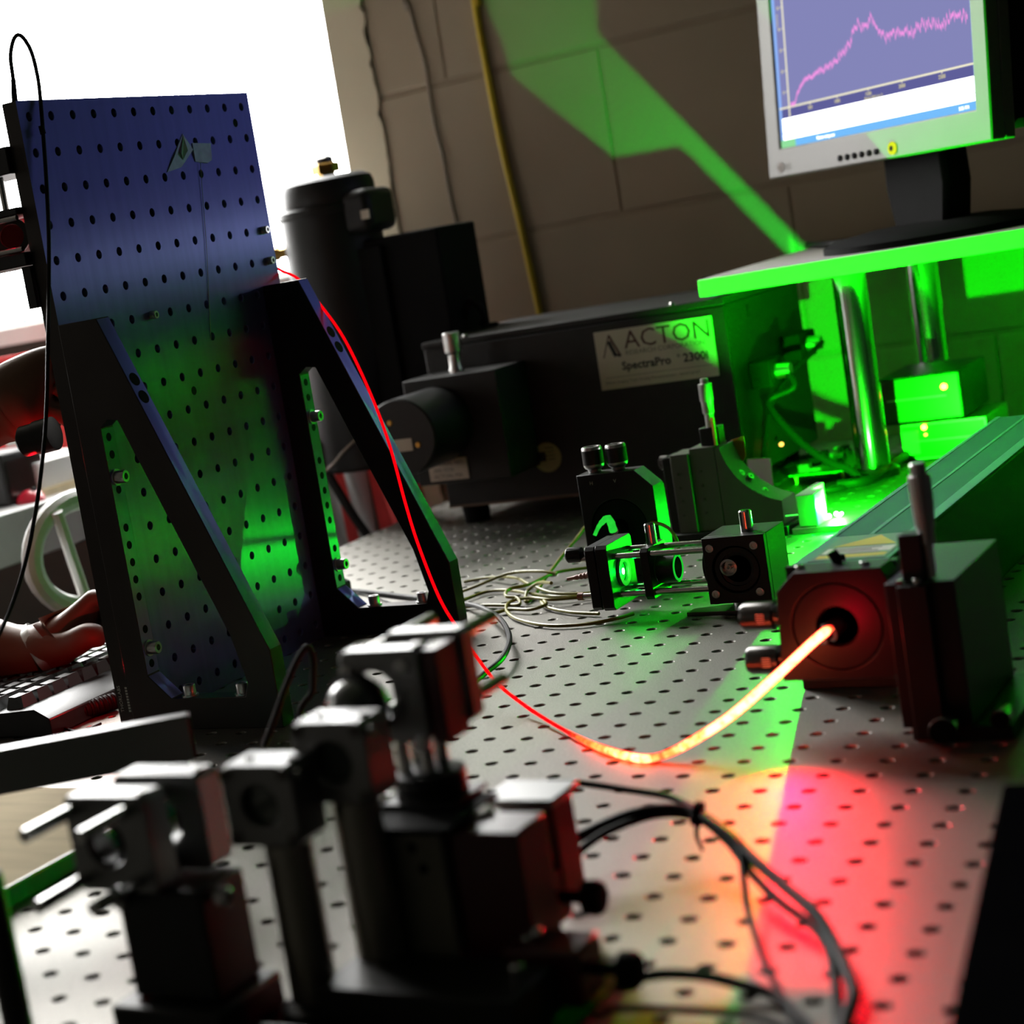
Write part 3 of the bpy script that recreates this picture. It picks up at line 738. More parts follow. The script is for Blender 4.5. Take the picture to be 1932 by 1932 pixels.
part(ms, 'wheel', MB().cyl((p.x + 1.02, p.y + 0.1, p.z + 0.75), (p.x + 1.18, p.y + 0.1, p.z + 0.75), 0.22, None, 16), M_GREYW)

# ---------------------------------------------------------------- boxes behind the post
def boxled(name, label, a, b, m, leds, cat='box'):
    t = thing(name, label, cat, ((a[0] + b[0]) / 2, (a[1] + b[1]) / 2, a[2]))
    part(t, 'case', MB().box(a, b), m, bevel=0.06)
    f = part(t, 'front_panel', MB().box((a[0] + 0.12, a[1] - 0.05, a[2] + 0.12), (b[0] - 0.12, a[1] - 0.002, b[2] - 0.12)), M_DARKST)
    part(f, 'groove', MB().box((a[0] + 0.25, a[1] - 0.09, (a[2] + b[2]) / 2), (b[0] - 0.6, a[1] - 0.051, (a[2] + b[2]) / 2 + 0.06)), M_SATIN)
    for (x, z, r, g) in leds:
        part(f, 'indicator_light', MB().lathe([(r, 0), (r, 0.05), (r * 0.6, 0.09)], (x, a[1] - 0.051, z), (0, -1, 0), 14), g)
    return t
lo = boxled('lower_control_box', 'small control box with two indicator lights under the larger box', (3.3, 28.6, 0.01), (6.7, 32.4, 1.55), M_SATIN, [(4.3, 1.40 - 0.05, 0.10, G_LEDR), (4.33, 1.05, 0.06, G_LEDY)], 'control box')
part(lo, 'sticker', MB().box((3.35, 28.52, 0.3), (4.05, 28.545, 1.25)), M_WHITE, 'white sticker')
up = boxled('upper_control_box', 'black control box with one red light stacked behind the steel post', (2.8, 28.4, 1.58), (5.95, 33.0 - 0.15, 3.5), M_BLACK, [(5.3, 2.92, 0.12, G_LEDR)], 'control box')
cc = [at(u, v, z=0.3) for u, v in ((1580, 915), (1640, 905), (1690, 872), (1735, 840), (1800, 800), (1850, 770))]
solo('black_power_cord', 'thick black cord curving across the table in front of the control boxes', 'cable', MB().tube(spline(cc, 8), 0.2, 10), M_BLKCAB)
# circuit board pieces and card against the spectrometer side
pc = thing('circuit_board', 'green circuit board with a yellow light behind the curved stage', 'circuit board', (1.3, 27, 0))
part(pc, 'board', MB().box((-0.3, 25.2, 0.35), (2.0, 30.5, 0.43)), M_PCB)
for x in (-0.1, 1.8):
    for y in (25.5, 30.2): part(pc, 'standoff', MB().cyl((x, y, 0.0), (x, y, 0.35), 0.1, None, 10), M_BRASS)
random.seed(11)
for k in range(12):
    x = random.uniform(-0.1, 1.7); y = random.uniform(25.4, 30)
    part(pc, 'component', MB().box((x, y, 0.431), (x + random.uniform(0.15, 0.45), y + random.uniform(0.2, 0.6), 0.431 + random.uniform(0.1, 0.4))), random.choice([M_BLACKM, M_SATIN, M_DARKST]))
p = at(1475, 838, y=25.4)
part(pc, 'indicator_light', MB().lathe([(0.08, 0), (0.08, 0.1), (0.04, 0.14)], (p.x, 25.4, max(p.z, 0.45)), (0, -1, 0), 12), G_LEDY)
p = at(1430, 880, y=21.5)
cdm = MB(frame((p.x, 21.5, 0.0), -0.35, -0.06)).box((-0.55, 0, 0.003), (0.55, 0.04, 1.75))
solo('paper_tag', 'small plain card propped against the spectrometer side', 'card', cdm, M_SHELF)

# ================================================================ GREEN LASER TARGET
GS = Vector((4.35, 14.6, 0.68))
gt = thing('scatter_block', 'small glass block flaring white-green where the laser strikes it', 'optic', (3.9, 14.9, 0))
part(gt, 'holder', MB().box((3.1, 14.3, 0.0), (5.2, 17.0, 0.22)), M_SATIN, bevel=0.03)
part(gt, 'block', MB().plate([(3.35, 14.4), (4.0, 14.4), (4.0, 15.5), (3.6, 15.5), (3.6, 16.9), (3.35, 16.9)], [], 0.225, 1.36, 'z'), mat('frosted_glass', (0.5, 0.6, 0.5), 0.4, 0.0), bevel=0.03)  # L shape and height added to screen label and breadboard from the lamp
mb = MB(); random.seed(4)
c = Vector((4.35, 14.65, 0.52))
for k in range(9):
    o = Vector((random.uniform(-0.15, 0.45), random.uniform(-0.05, 0.05), random.uniform(-0.05, 0.05)))
    rr = 0.10 - 0.12 * abs(o.x - 0.1)
    mb.lathe([(0, -rr), (rr * 0.7, -rr * 0.7), (rr, 0), (rr * 0.7, rr * 0.7), (0, rr)], c + o, (0, 0, 1), 10)
part(gt, 'flare_crystal', mb, G_GREEN, 'blinding white-green crystal')
part(gt, 'lit_beam', MB().cyl((2.2, 14.65, 0.62), (3.35, 14.8, 0.62), 0.02, None, 6), G_GREEN2)
lamp('POINT', 'laser_scatter_light', (4.25, 15.75, 0.72), 28.0, (0.0035, 1.0, 0.003), 0.10, parent=gt)
lamp('POINT', 'laser_scatter_light_front', (4.45, 14.4, 0.74), 1.0, (0.0, 1.0, 0.01), 0.10, parent=gt)
# added lamp in an invented black baffle; its slot shapes the wall's green patch
SB_ = Vector((-2.2, 25.3, 8.30))
bf = thing('added_baffle', 'small added black baffle shaping the green wall patch, hidden behind the shelf corner', 'baffle', (SB_.x, 25.5, 8.06))
poly = [at(u, v, y=WY) for u, v in ((878, -60), (1120, -60), (1127, 60), (1143, 78), (1300, 239), (1545, 490), (1495, 490), (1300, 290), (1279, 274), (1140, 299), (1136, 282), (945, 130), (925, 60), (905, 20))]
yb = 25.65
hole = []
for p in poly:
    t = (yb - SB_.y) / (WY - SB_.y); q = SB_ + (p - SB_) * t; hole.append((q.x, q.z))
xs = [h[0] for h in hole]; zs = [h[1] for h in hole]
X0, X1, Z0, Z1 = min(xs) - 0.05, SB_.x + 0.12, 8.055, max(zs) + 0.05
hole = [(x, max(z, 8.10)) for x, z in hole]
part(bf, 'slotted_front', MB().plate([(X0, Z0), (X1, Z0), (X1, Z1), (X0, Z1)], [hole], yb, yb + 0.015, 'y'), M_BLACKM)
mb = MB()
mb.box((X0, SB_.y - 0.15, Z0), (X1, SB_.y - 0.12, Z1)).box((X0 - 0.03, SB_.y - 0.15, Z0), (X0, yb + 0.015, Z1)).box((X1, SB_.y - 0.15, Z0), (X1 + 0.03, yb + 0.015, Z1)).box((X0, SB_.y - 0.15, Z1), (X1, yb + 0.015, Z1 + 0.03))
part(bf, 'hood', mb, M_BLACKM)
lamp('POINT', 'added_patch_lamp', SB_, 5.0, (0.0, 1.0, 0.05), 0.005, parent=bf)

# ================================================================ FIBRE POSITIONERS (rear and red-lit)
def octagon(x0, x1, z0, z1, c):
    return [(x0, z0), (x1, z0), (x1, z1 - c), (x1 - c, z1), (x0, z1)]
# rear one
RY0 = 6.3
pm = thing('fibre_positioner', 'black fibre positioner with two chrome knobs on top, behind the cage rods', 'fibre mount', (0.35, 7, 0))
part(pm, 'body', MB().plate(octagon(-0.95, 1.55, 0.55, 3.95, 0.55), [circle((0.25, 2.15), 0.95, 36)], RY0, RY0 + 0.9, 'y'), M_BLACK, bevel=0.02)
part(pm, 'ring', MB().lathe([(0.30, 0.0), (0.30, 0.12), (0.90, 0.12), (0.94, 0.08), (0.94, 0.0)], (0.25, RY0 + 0.15, 2.15), (0, -1, 0), 40), M_BLACKM)
part(pm, 'back_plate', MB().box((-0.9, RY0 + 0.92, 0.55), (1.5, RY0 + 1.1, 3.3)), M_BLACK)
part(pm, 'pedestal', MB().box((-0.7, RY0 + 0.1, 0.0), (1.3, RY0 + 1.0, 0.54)), M_BLACK, bevel=0.03)
for i, x in enumerate((-0.48, 0.33)):
    k = part(pm, 'knob', MB().lathe([(0.20, 0), (0.22, 0.1), (0.30, 0.16), (0.33, 0.24), (0.33, 0.78), (0.30, 0.84), (0.22, 0.84), (0.2, 0.78), (0.0, 0.78)], (x, RY0 + 0.45, 3.96), (0, 0, 1), 40, 0.01), M_SATIN)
    part(k, 'sleeve', MB().lathe([(0.335, 0.27), (0.335, 0.74)], (x, RY0 + 0.45, 3.96), (0, 0, 1), 40), M_BLACK)
    text(pm, 'lettering', 'HV'[i], plane_M((x - 0.05, RY0 - 0.003, 3.62), (1, 0, 0), (0, 0, 1)), 0.16, M_WINK)
con = part(pm, 'fibre_connector', MB().lathe([(0.10, 0), (0.16, 0.02), (0.16, 0.4), (0.12, 0.42), (0.12, 0.5)], (0.25, RY0 + 0.1, 2.15), (-0.2, -1, -0.05), 20), M_STEEL)
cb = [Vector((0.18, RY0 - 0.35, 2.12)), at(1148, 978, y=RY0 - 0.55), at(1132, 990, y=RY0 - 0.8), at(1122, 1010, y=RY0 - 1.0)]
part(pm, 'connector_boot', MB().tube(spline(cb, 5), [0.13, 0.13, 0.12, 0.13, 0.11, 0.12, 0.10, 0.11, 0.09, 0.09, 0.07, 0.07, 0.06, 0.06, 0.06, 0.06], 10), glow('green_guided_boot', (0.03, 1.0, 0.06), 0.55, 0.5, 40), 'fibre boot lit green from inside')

# red-lit one, in front on the right
QY = -10.0
rm = thing('front_fibre_positioner', 'fibre positioner lit deep red where the glowing fibre enters', 'fibre mount', (11.7, -9.5, 1.2))
part(rm, 'body', MB().plate([(10.42, 1.22), (12.80, 1.22), (12.96, 1.38), (12.96, 3.3), (12.82, 3.65), (10.95, 3.65), (10.52, 3.22)], [circle((11.75, 2.40), 0.98, 40)], QY, QY + 0.9, 'y'), M_BLACK, bevel=0.02)
part(rm, 'face_ring', MB().lathe([(0.46, 0.0), (0.46, 0.16), (0.93, 0.16), (0.96, 0.13), (0.96, 0.0)], (11.75, QY + 0.17, 2.40), (0, -1, 0), 48), M_BLACK)
part(rm, 'bore', MB().lathe([(0.0, 0.0), (0.46, 0.0), (0.46, 0.25), (0.44, 0.25), (0.40, 0.04)], (11.75, QY + 0.3, 2.40), (0, -1, 0), 40), M_BLACKM)
part(rm, 'back_plate', MB().box((10.5, QY + 0.92, 1.3), (12.9, QY + 1.2, 3.6)), M_BLACK)
for z in (2.62, 1.62):
    k = part(rm, 'knob', MB().lathe([(0.22, 0), (0.24, 0.1), (0.33, 0.14), (0.33, 0.78), (0.28, 0.86), (0.0, 0.86)], (10.41, QY + 0.45, z), (-1, 0, 0), 40, 0.01), M_DARKST)
    mb = MB()
    for j in range(5): mb.box((10.05 - 0.09, QY + 0.105, z - 0.1 + 0.05 * j), (10.05 + 0.09, QY + 0.118, z - 0.08 + 0.05 * j))
    part(k, 'engraving', mb, M_WINK)
cn = Vector((11.74, QY + 0.1, 2.42)); fd = Vector((-0.42, -1, -0.30)).normalized()
part(rm, 'fibre_ferrule', MB().lathe([(0.22, 0), (0.22, 0.35), (0.15, 0.38), (0.15, 0.6), (0.10, 0.62)], cn, fd, 20), M_STEEL)
for x in (11.0, 12.4):
    part(rm, 'top_screw', MB().screw((x, QY + 0.4, 3.65), (0, 0, 1), 0.1, 0.08), M_STEEL)
part(rm, 'top_post', MB().cyl((11.75, QY + 0.75, 3.65), (11.62, QY + 0.75, 3.92), 0.12, None, 12), M_BLACKM)
# vertical stage that carries it
vs_ = thing('vertical_stage', 'dark vertical stage with a micrometer standing right of the red-lit positioner', 'stage', (13.9, -9, 0))
part(vs_, 'column', MB().box((13.05, -10.7, 0.3), (14.45, -6.6, 3.42)), M_BLACK, bevel=0.02)
part(vs_, 'slide', MB().box((13.35, -10.95, 0.15), (13.95, -10.72, 3.40)), M_BLACK, bevel=0.02)
part(vs_, 'carrier', MB().box((12.97, -10.0, 1.6), (13.04, -9.0, 3.3)), M_BLACK)
part(vs_, 'base', MB().box((13.2, -10.6, 0.0), (15.2, -6.4, 0.29)), M_BLACK, bevel=0.02)
part(vs_, 'micrometer_clamp', MB().box((13.42, -10.65, 3.43), (13.88, -10.1, 4.42)), M_BLACK, bevel=0.03)
m_ = part(vs_, 'micrometer', MB().lathe([(0.09, -0.7), (0.09, 0.0), (0.17, 0.02), (0.17, 0.35), (0.20, 0.36), (0.225, 1.0), (0.225, 1.45), (0.16, 1.48), (0.16, 1.68), (0.13, 1.72)], (13.95, -10.4, 4.15), (0, 0, 1), 40, 0.006), M_SATIN)
mb = MB(); mb.box((13.3, -10.75, 3.43), (13.42, -10.6, 3.5)).screw((13.75, -10.8, 3.43), (0, 0, 1), 0.09, 0.1)
part(vs_, 'stop_screw', mb, M_STEEL)
for p_, r_ in (((14.0, -11.6, 0.45), 0.28), ((15.0, -11.0, 0.5), 0.2)):
    kk = part(vs_, 'thumb_screw', MB().lathe([(0.1, 0), (0.1, 0.5), (r_, 0.52), (r_, 0.85), (r_ * 0.8, 0.9)], (p_[0], p_[1] + 1.0, p_[2]), (0.05, -1, 0), 24, 0.01), M_STEEL)
    part(kk, 'cap', MB().lathe([(r_ * 0.98, 0.905), (r_ * 0.9, 0.96)], (p_[0], p_[1] + 1.0, p_[2]), (0.05, -1, 0), 24), M_BLACKM)

# ================================================================ LASER HEAD
LX0, LX1, LY0, LY1, LZ = 9.58, 11.85, -6.4, 17.0, 3.0
la = thing('laser_head', 'long dark laser head with slatted grille and yellow warning label', 'laser', (10.7, 5, 0))
part(la, 'case', MB().box((LX0, LY0 + 0.4, 0.0), (LX1, LY1, LZ - 0.06)), M_BLACK, bevel=0.05)
fp = [(LX0, 0.0), (LX1, 0.0), (LX1, LZ + 0.02), (LX0 + 0.35, LZ + 0.02), (LX0 + 0.1, LZ - 0.08), (LX0, LZ - 0.33)]
part(la, 'end_plate', MB().plate(fp, [], LY0 + 0.15, LY0 + 0.39, 'y'), M_BLACK, bevel=0.03)
for (a, b, m) in ((LX0, LX0 + 0.16, M_TEALP), (LX0 + 0.98, LX0 + 1.10, M_TEALP), (LX1 - 0.36, LX1 - 0.02, M_TEALP)):
    part(la, 'top_rail', MB().box((a, -2.6, LZ - 0.058), (b, LY1, LZ)), m, bevel=0.015)
part(la, 'front_top', MB().box((LX0, LY0 + 0.4, LZ - 0.058), (LX1, -2.62, LZ - 0.002)), M_TEALP, bevel=0.015)
# slats, individually for the nearest ones
slm = {}
for bay, (a, b) in enumerate(((LX0 + 0.165, LX0 + 0.975), (LX0 + 1.105, LX1 - 0.365))):
    for k in range(150):
        y = -2.5 + 0.085 * k
        mb = MB().box((a, y, LZ - 0.055), (b, y + 0.045, LZ - 0.012))
        part(la, 'slat', mb, M_TEALP)
    mb = MB()
    for k in range(150, 228):
        y = -2.5 + 0.085 * k
        mb.box((a, y, LZ - 0.055), (b, y + 0.045, LZ - 0.012))
    s_ = part(la, 'slats_beyond', mb, M_TEALP); s_['kind'] = 'stuff'
# warning label on the front of the top
wl = part(la, 'warning_label', MB().box((LX0 + 0.35, LY0 + 0.7, LZ), (LX1 - 0.12, -2.75, LZ + 0.012)), M_GREYL)
zz = LZ + 0.012
part(wl, 'yellow_triangle', MB().plate([(LX0 + 0.5, -4.1), (LX1 - 0.25, -4.1), (LX0 + 1.35, -2.9)], [], zz, zz + 0.004, 'z'), M_YWARN)
part(wl, 'yellow_band', MB().box((LX0 + 0.45, -5.45, zz), (LX1 - 0.2, -5.1, zz + 0.004)), M_YWARN)
part(wl, 'white_band', MB().box((LX0 + 0.45, -4.9, zz), (LX1 - 0.2, -4.3, zz + 0.004)), M_SHELF)
mb = MB()
for k in range(3): mb.box((LX0 + 0.6, -4.8 + 0.17 * k, zz + 0.004), (LX1 - 0.5 - 0.2 * (k % 2), -4.74 + 0.17 * k, zz + 0.008))
part(wl, 'small_print', mb, M_INKB)
part(la, 'end_cap_screw', MB().lathe([(0.09, 0), (0.09, 0.14), (0.06, 0.17)], (LX0 + 1.2, LY0 + 0.55, LZ), (0, 0, 1), 12), M_BLACKM)
part(la, 'end_rim', MB().box((LX0 + 0.3, LY0 + 0.14, LZ + 0.021), (LX1 - 0.1, LY0 + 0.36, LZ + 0.035)), M_GREYL)

# ================================================================ CURVED STAGE WITH MICROMETER
GY = 14.5
go = thing('curved_stage', 'dark goniometer cradle with a deep curved hollow, lit green', 'stage', (1.8, 15.5, 0))
def arcpoly(x0):
    pts = [(x0, 0.35), (x0 + 2.1, 0.35), (x0 + 2.1, 1.22)]
    cx, cz, R_ = x0 + 2.75, 3.75, 2.62
    for k in range(0, 15):
        a = math.radians(256 - (256 - 190) * k / 14)
        pts.append((cx + R_ * math.cos(a), cz + R_ * math.sin(a)))
    return pts + [(x0, 3.25)]
part(go, 'cradle', MB().plate(arcpoly(0.72), [], GY, GY + 1.5, 'y'), M_GREYAN, bevel=0.02)
part(go, 'foot_plate', MB().box((-1.2, GY - 0.3, 0.0), (3.0, GY + 1.7, 0.34)), M_BLACK, bevel=0.02)
part(go, 'index_plate', MB().plate([(0.80, 3.30), (1.30, 3.40), (1.28, 2.7), (1.12, 2.45)], [], GY + 1.51, GY + 1.56, 'y'), M_ORANGE)
for (x, z) in ((1.25, 2.15), (1.55, 2.0), (2.0, 1.45)):
    part(go, 'screw', MB().screw((x, GY + 0.7, z), (0.75, -0.2, 0.6), 0.13, 0.14), M_SATIN)
ts = thing('side_stage', 'dark upright stage carrying a tall micrometer left of the curved cradle', 'stage', (-0.3, 15.3, 0.34))
part(ts, 'plate', MB().box((-1.3, GY + 0.1, 0.345), (-0.95, GY + 1.4, 3.1)), M_BLACK, bevel=0.02)
part(ts, 'carriage', MB().box((-0.92, GY - 0.1, 0.345), (-0.25, GY + 1.3, 3.2)), M_GREYAN, bevel=0.02)
part(ts, 'carriage', MB().box((-0.22, GY + 0.0, 0.345), (0.70, GY + 1.4, 3.35)), M_GREYAN, bevel=0.02)
for z in (1.0, 1.5, 2.0, 2.5):
    for x in (-0.7, 0.1): part(ts, 'screw', MB().screw((x, GY - 0.1 + 0.1 * (x > 0), z), (0, -1, 0), 0.05, 0.04), M_DARKST)
part(ts, 'clamp', MB().box((0.15, GY + 0.3, 3.36), (0.85, GY + 0.9, 4.0)), M_BLACK, bevel=0.03)
part(ts, 'spring_pin', MB().cyl((0.72, GY + 0.25, 3.36), (0.72, GY + 0.25, 4.35), 0.07, None, 10), M_BRASS)
part(ts, 'micrometer', MB().lathe([(0.16, 0), (0.16, 0.45), (0.20, 0.5), (0.21, 0.9), (0.24, 0.95), (0.24, 1.55), (0.14, 1.57), (0.14, 1.72), (0.1, 1.74)], (0.52, GY + 0.5, 4.0), (0, 0, 1), 40, 0.006), M_SATIN)
part(ts, 'knob', MB().lathe([(0.12, 0), (0.26, 0.03), (0.26, 0.3), (0.2, 0.34)], (-1.3, GY + 0.8, 2.85), (-1, 0, 0), 28, 0.012), M_DARKST)

# ================================================================ CAGE SYSTEM: adjustable plate, iris plate and cube joined by rods
CYc = 3.1
cg = thing('cage_assembly', 'cage optics with four rods between a fibre plate and a black cube', 'cage optics', (3.4, CYc, 0))
def cage_plate(mb, x0, x1, yc, zc, s_, bore, n=32):
    h = s_ / 2; c = 0.1
    out = [(yc - h + c, zc - h), (yc + h - c, zc - h), (yc + h, zc - h + c), (yc + h, zc + h - c), (yc + h - c, zc + h), (yc - h + c, zc + h), (yc - h, zc + h - c), (yc - h, zc - h + c)]
    mb.plate(out, [circle((yc, zc), bore, n)], x0, x1, 'x')
    return mb
zc = 1.36
for nm, x0, x1, s_, bo in (('fibre_plate', 0.78, 1.08, 1.95, 0.35), ('adjuster_plate', 1.13, 1.50, 2.0, 0.45)):
    part(cg, nm, cage_plate(MB(), x0, x1, CYc, zc, s_, bo), M_BLACK, bevel=0.015)
part(cg, 'lit_ring', MB().lathe([(0.30, 0.0), (0.44, 0.0), (0.44, 0.10), (0.30, 0.10), (0.30, 0.0)], (1.48, CYc, zc), (1, 0, 0), 36), M_SATIN)
ln_ = part(cg, 'collimator_lens', MB().lathe([(0.0, 0.06), (0.15, 0.05), (0.30, 0.0), (0.30, -0.1), (0.0, -0.1)], (1.46, CYc, zc), (1, 0, 0), 32), mat('coated_lens', (0.3, 0.5, 0.3), 0.2))
part(ln_, 'beam_exit', MB().lathe([(0.0, 0.075), (0.06, 0.07), (0.10, 0.055)], (1.46, CYc, zc), (1, 0, 0), 20), glow('beam_exit_glow', (0.35, 1.0, 0.4), 10))
lamp('POINT', 'collimator_light', (1.86, CYc - 0.05, zc), 0.022, (0.0, 1.0, 0.03), 0.05, parent=cg)
part(cg, 'iris_plate', cage_plate(MB(), 2.42, 2.68, CYc, zc, 1.55, 0.42), M_BLACK, bevel=0.015)
part(cg, 'iris_tube', MB().lathe([(0.36, 0.0), (0.44, 0.0), (0.44, 0.55), (0.36, 0.55), (0.36, 0.0)], (2.69, CYc, zc), (1, 0, 0), 36), M_BLACK)
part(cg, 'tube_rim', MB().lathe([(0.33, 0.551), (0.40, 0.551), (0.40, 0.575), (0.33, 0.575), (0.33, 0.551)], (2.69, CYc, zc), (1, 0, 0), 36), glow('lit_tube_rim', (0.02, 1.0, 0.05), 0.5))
part(cg, 'locking_stem', MB().lathe([(0.16, 0), (0.16, 0.6), (0.13, 0.64)], (2.55, CYc, zc + 0.77), (0, 0, 1), 24), M_STEEL)
for dy in (-0.58, 0.58):
    for dz in (-0.58, 0.58):
        part(cg, 'rod', MB().cyl((0.35, CYc + dy, zc + dz), (4.55, CYc + dy, zc + dz), 0.095, None, 16), M_STEEL)
cu = part(cg, 'cube', MB().plate([(4.42, zc - 0.98), (6.25, zc - 0.98), (6.25, zc + 0.98), (4.42, zc + 0.98)], [circle((5.33, zc), 0.70, 40)], CYc - 0.95, CYc - 0.7, 'y').box((4.42, CYc - 0.69, zc - 0.98), (6.25, CYc + 0.95, zc + 0.98)), M_BLACK, bevel=0.02)
part(cu, 'lens_tube', MB().lathe([(0.50, 0.0), (0.50, 0.18), (0.64, 0.18), (0.69, 0.14), (0.69, 0.0)], (5.33, CYc - 0.7, zc), (0, -1, 0), 40), M_BLACK)
part(cu, 'retaining_ring', MB().lathe([(0.40, 0.02), (0.40, 0.10), (0.49, 0.12), (0.49, 0.02)], (5.33, CYc - 0.7, zc), (0, -1, 0), 40), M_BLACK)
cnn = part(cu, 'connector', MB().lathe([(0.25, 0.0), (0.25, 0.2), (0.19, 0.22), (0.19, 0.06), (0.08, 0.06), (0.08, 0.2), (0.0, 0.2)], (5.10, CYc - 0.72, zc + 0.07), (0, -1, 0), 28), M_SATIN, 'round silver connector')
part(cu, 'connector_core', MB().lathe([(0.05, 0.21), (0.0, 0.23)], (5.10, CYc - 0.72, zc + 0.07), (0, -1, 0), 12), M_CER)
for dx in (-0.68, 0.62):
    for dz in (-0.68, 0.68):
        part(cu, 'screw', MB().screw((5.33 + dx, CYc - 0.95, zc + dz), (0, -1, 0), 0.12, 0.06), M_SATIN)
part(cu, 'side_port', MB().lathe([(0.55, 0), (0.55, 0.22), (0.45, 0.24), (0.45, 0.0)], (4.42, CYc, zc), (-1, 0, 0), 36), M_BLACK)
part(cu, 'top_stem', MB().lathe([(0.18, 0), (0.18, 0.58), (0.14, 0.62)], (5.55, CYc - 0.2, zc + 0.98), (0, 0, 1), 24), M_STEEL)
part(cu, 'round_foot', MB().lathe([(0.66, 0.12), (0.66, 0.2), (0.60, 0.36)], (5.4, CYc + 0.2, 0.0), (0, 0, 1), 32), M_DARKST)
part(cg, 'clamping_fork', MB().plate([(3.55, CYc - 0.65), (5.9, CYc - 0.85), (6.0, CYc + 0.6), (3.6, CYc - 0.15)], [], 0.0, 0.115, 'z'), M_DARKST, bevel=0.02)
kn = part(cg, 'adjuster_knob', MB().lathe([(0.08, 0), (0.08, 0.25), (0.22, 0.27), (0.24, 0.33), (0.24, 0.70), (0.20, 0.75), (0, 0.75)], (0.78, CYc - 0.55, zc + 0.72), (-1, 0, 0), 32, 0.01), M_BLACK)
fc = MB().lathe([(0.10, 0), (0.14, 0.02), (0.14, 0.35), (0.11, 0.38), (0.12, 0.42), (0.09, 0.48), (0.105, 0.55), (0.08, 0.6), (0.10, 0.68), (0.07, 0.74), (0.085, 0.82), (0.06, 0.9), (0.05, 1.15)], (0.78, CYc, zc), (-1, 0.05, -0.12), 18)
part(cg, 'pink_fibre_boot', fc, M_PINKB, 'salmon pink fibre boot')
part(cg, 'rod_end', MB().cyl((0.2, CYc - 0.58, zc - 0.58), (0.37, CYc - 0.58, zc - 0.58), 0.12, None, 14), M_PINKB)

# ================================================================ FIBRES AND CABLES ON THE TABLE
def glowfibre_mat(h):
    """one band of the fibre: h = how strongly the light leaks out there"""
    m = bpy.data.materials.new('glowing_fibre'); m.use_nodes = True
    nt = m.node_tree; N = nt.nodes; L = nt.links
    N.remove(N['Principled BSDF'])
    tc = N.new('ShaderNodeTexCoord'); nz = N.new('ShaderNodeTexNoise'); nz.inputs['Scale'].default_value = 260; nz.inputs['Detail'].default_value = 2
    L.new(tc.outputs['Object'], nz.inputs['Vector'])
    m2 = N.new('ShaderNodeMath'); m2.operation = 'MULTIPLY_ADD'; m2.inputs[1].default_value = 0.8; m2.inputs[2].default_value = h - 0.4
    L.new(nz.outputs['Fac'], m2.inputs[0])
    cr = N.new('ShaderNodeValToRGB'); e = cr.color_ramp.elements
    e[0].position = 0.0; e[0].color = (0.85, 0.0, 0.004, 1)
    e[1].position = 1.0; e[1].color = (1.0, 0.14, 0.05, 1)
    for pos, c_ in ((0.35, (1.0, 0.001, 0.004, 1)), (0.55, (1.0, 0.02, 0.004, 1)), (0.8, (1.0, 0.055, 0.010, 1))):
        e.new(pos).color = c_
    L.new(m2.outputs[0], cr.inputs['Fac'])
    em = N.new('ShaderNodeEmission'); L.new(cr.outputs['Color'], em.inputs['Color'])
    em.inputs['Strength'].default_value = 1.1 + 24.0 * max(0.0, (h - 0.3) / 0.7) ** 1.5
    L.new(em.outputs[0], N['Material Output'].inputs['Surface'])
    return m
rf = [((-9.75, 3.8, 12.7), 0.1), ((-9.1, 3.75, 12.2), 0.15), ((-8.2, 3.4, 11.75), 0.15), (at(602, 572, y=2.95), 0.2)]
for u, v, y, h in ((650, 640, 2.3, 0.2), (700, 745, 1.3, 0.2), (735, 840, 0.3, 0.22), (765, 950, -1, 0.2), (790, 1030, -2.2, 0.25), (830, 1130, -4, 0.25), (870, 1195, -5.5, 0.28), (930, 1280, -7.3, 0.3)):
    rf.append((at(u, v, y=y), h))
rf += [(at(990, 1331, z=0.28), 0.36), (at(1060, 1375, z=0.13), 0.36), (at(1130, 1410, z=0.12), 0.75), (at(1200, 1430, z=0.12), 0.95), (at(1245, 1427, z=0.13), 0.72)]
for u, v, y, h in ((1300, 1402, -11.9, 0.9), (1380, 1350, -11.7, 1.0), (1460, 1280, -11.3, 1.0), (1530, 1215, -10.9, 1.0), (1556, 1193, -10.7, 0.95), (1568, 1184, -10.45, 0.3)):
    rf.append((at(u, v, y=y), h))
P_ = spline([Vector((p[0], p[1], p[2])) for p, _ in rf], 12)
hh = [p[0] for p in spline([Vector((h, 0, 0)) for _, h in rf], 12)]
ft = thing('glowing_red_fibre', 'red glowing optical fibre draped from breadboard to table and positioner', 'optical fibre', P_[0])
rad = [0.046 + 0.044 * max(0.0, min(1.0, (h - 0.3) / 0.6)) for h in hh]
NB = 10
bands = [glowfibre_mat(k / (NB - 1)) for k in range(NB)]
ob = part(ft, 'fibre', MB().tube(P_, rad, 10), bands[0])
for m in bands[1:]: ob.data.materials.append(m)
ob.data.polygons.foreach_set('material_index', [min(NB - 1, max(0, round(hh[min(i // 10, len(hh) - 1)] * (NB - 1)))) for i in range(len(ob.data.polygons))])
mj = bpy.data.materials.new('red_jacket_glow'); mj.use_nodes = True
nt = mj.node_tree; nt.nodes.remove(nt.nodes['Principled BSDF'])
tr_ = nt.nodes.new('ShaderNodeBsdfTransparent'); em_ = nt.nodes.new('ShaderNodeEmission'); mx_ = nt.nodes.new('ShaderNodeMixShader')
em_.inputs['Color'].default_value = (1.0, 0.0, 0.02, 1); em_.inputs['Strength'].default_value = 1.6; mx_.inputs[0].default_value = 0.3
nt.links.new(tr_.outputs[0], mx_.inputs[1]); nt.links.new(em_.outputs[0], mx_.inputs[2]); nt.links.new(mx_.outputs[0], nt.nodes['Material Output'].inputs['Surface'])
i0 = 12 * 14
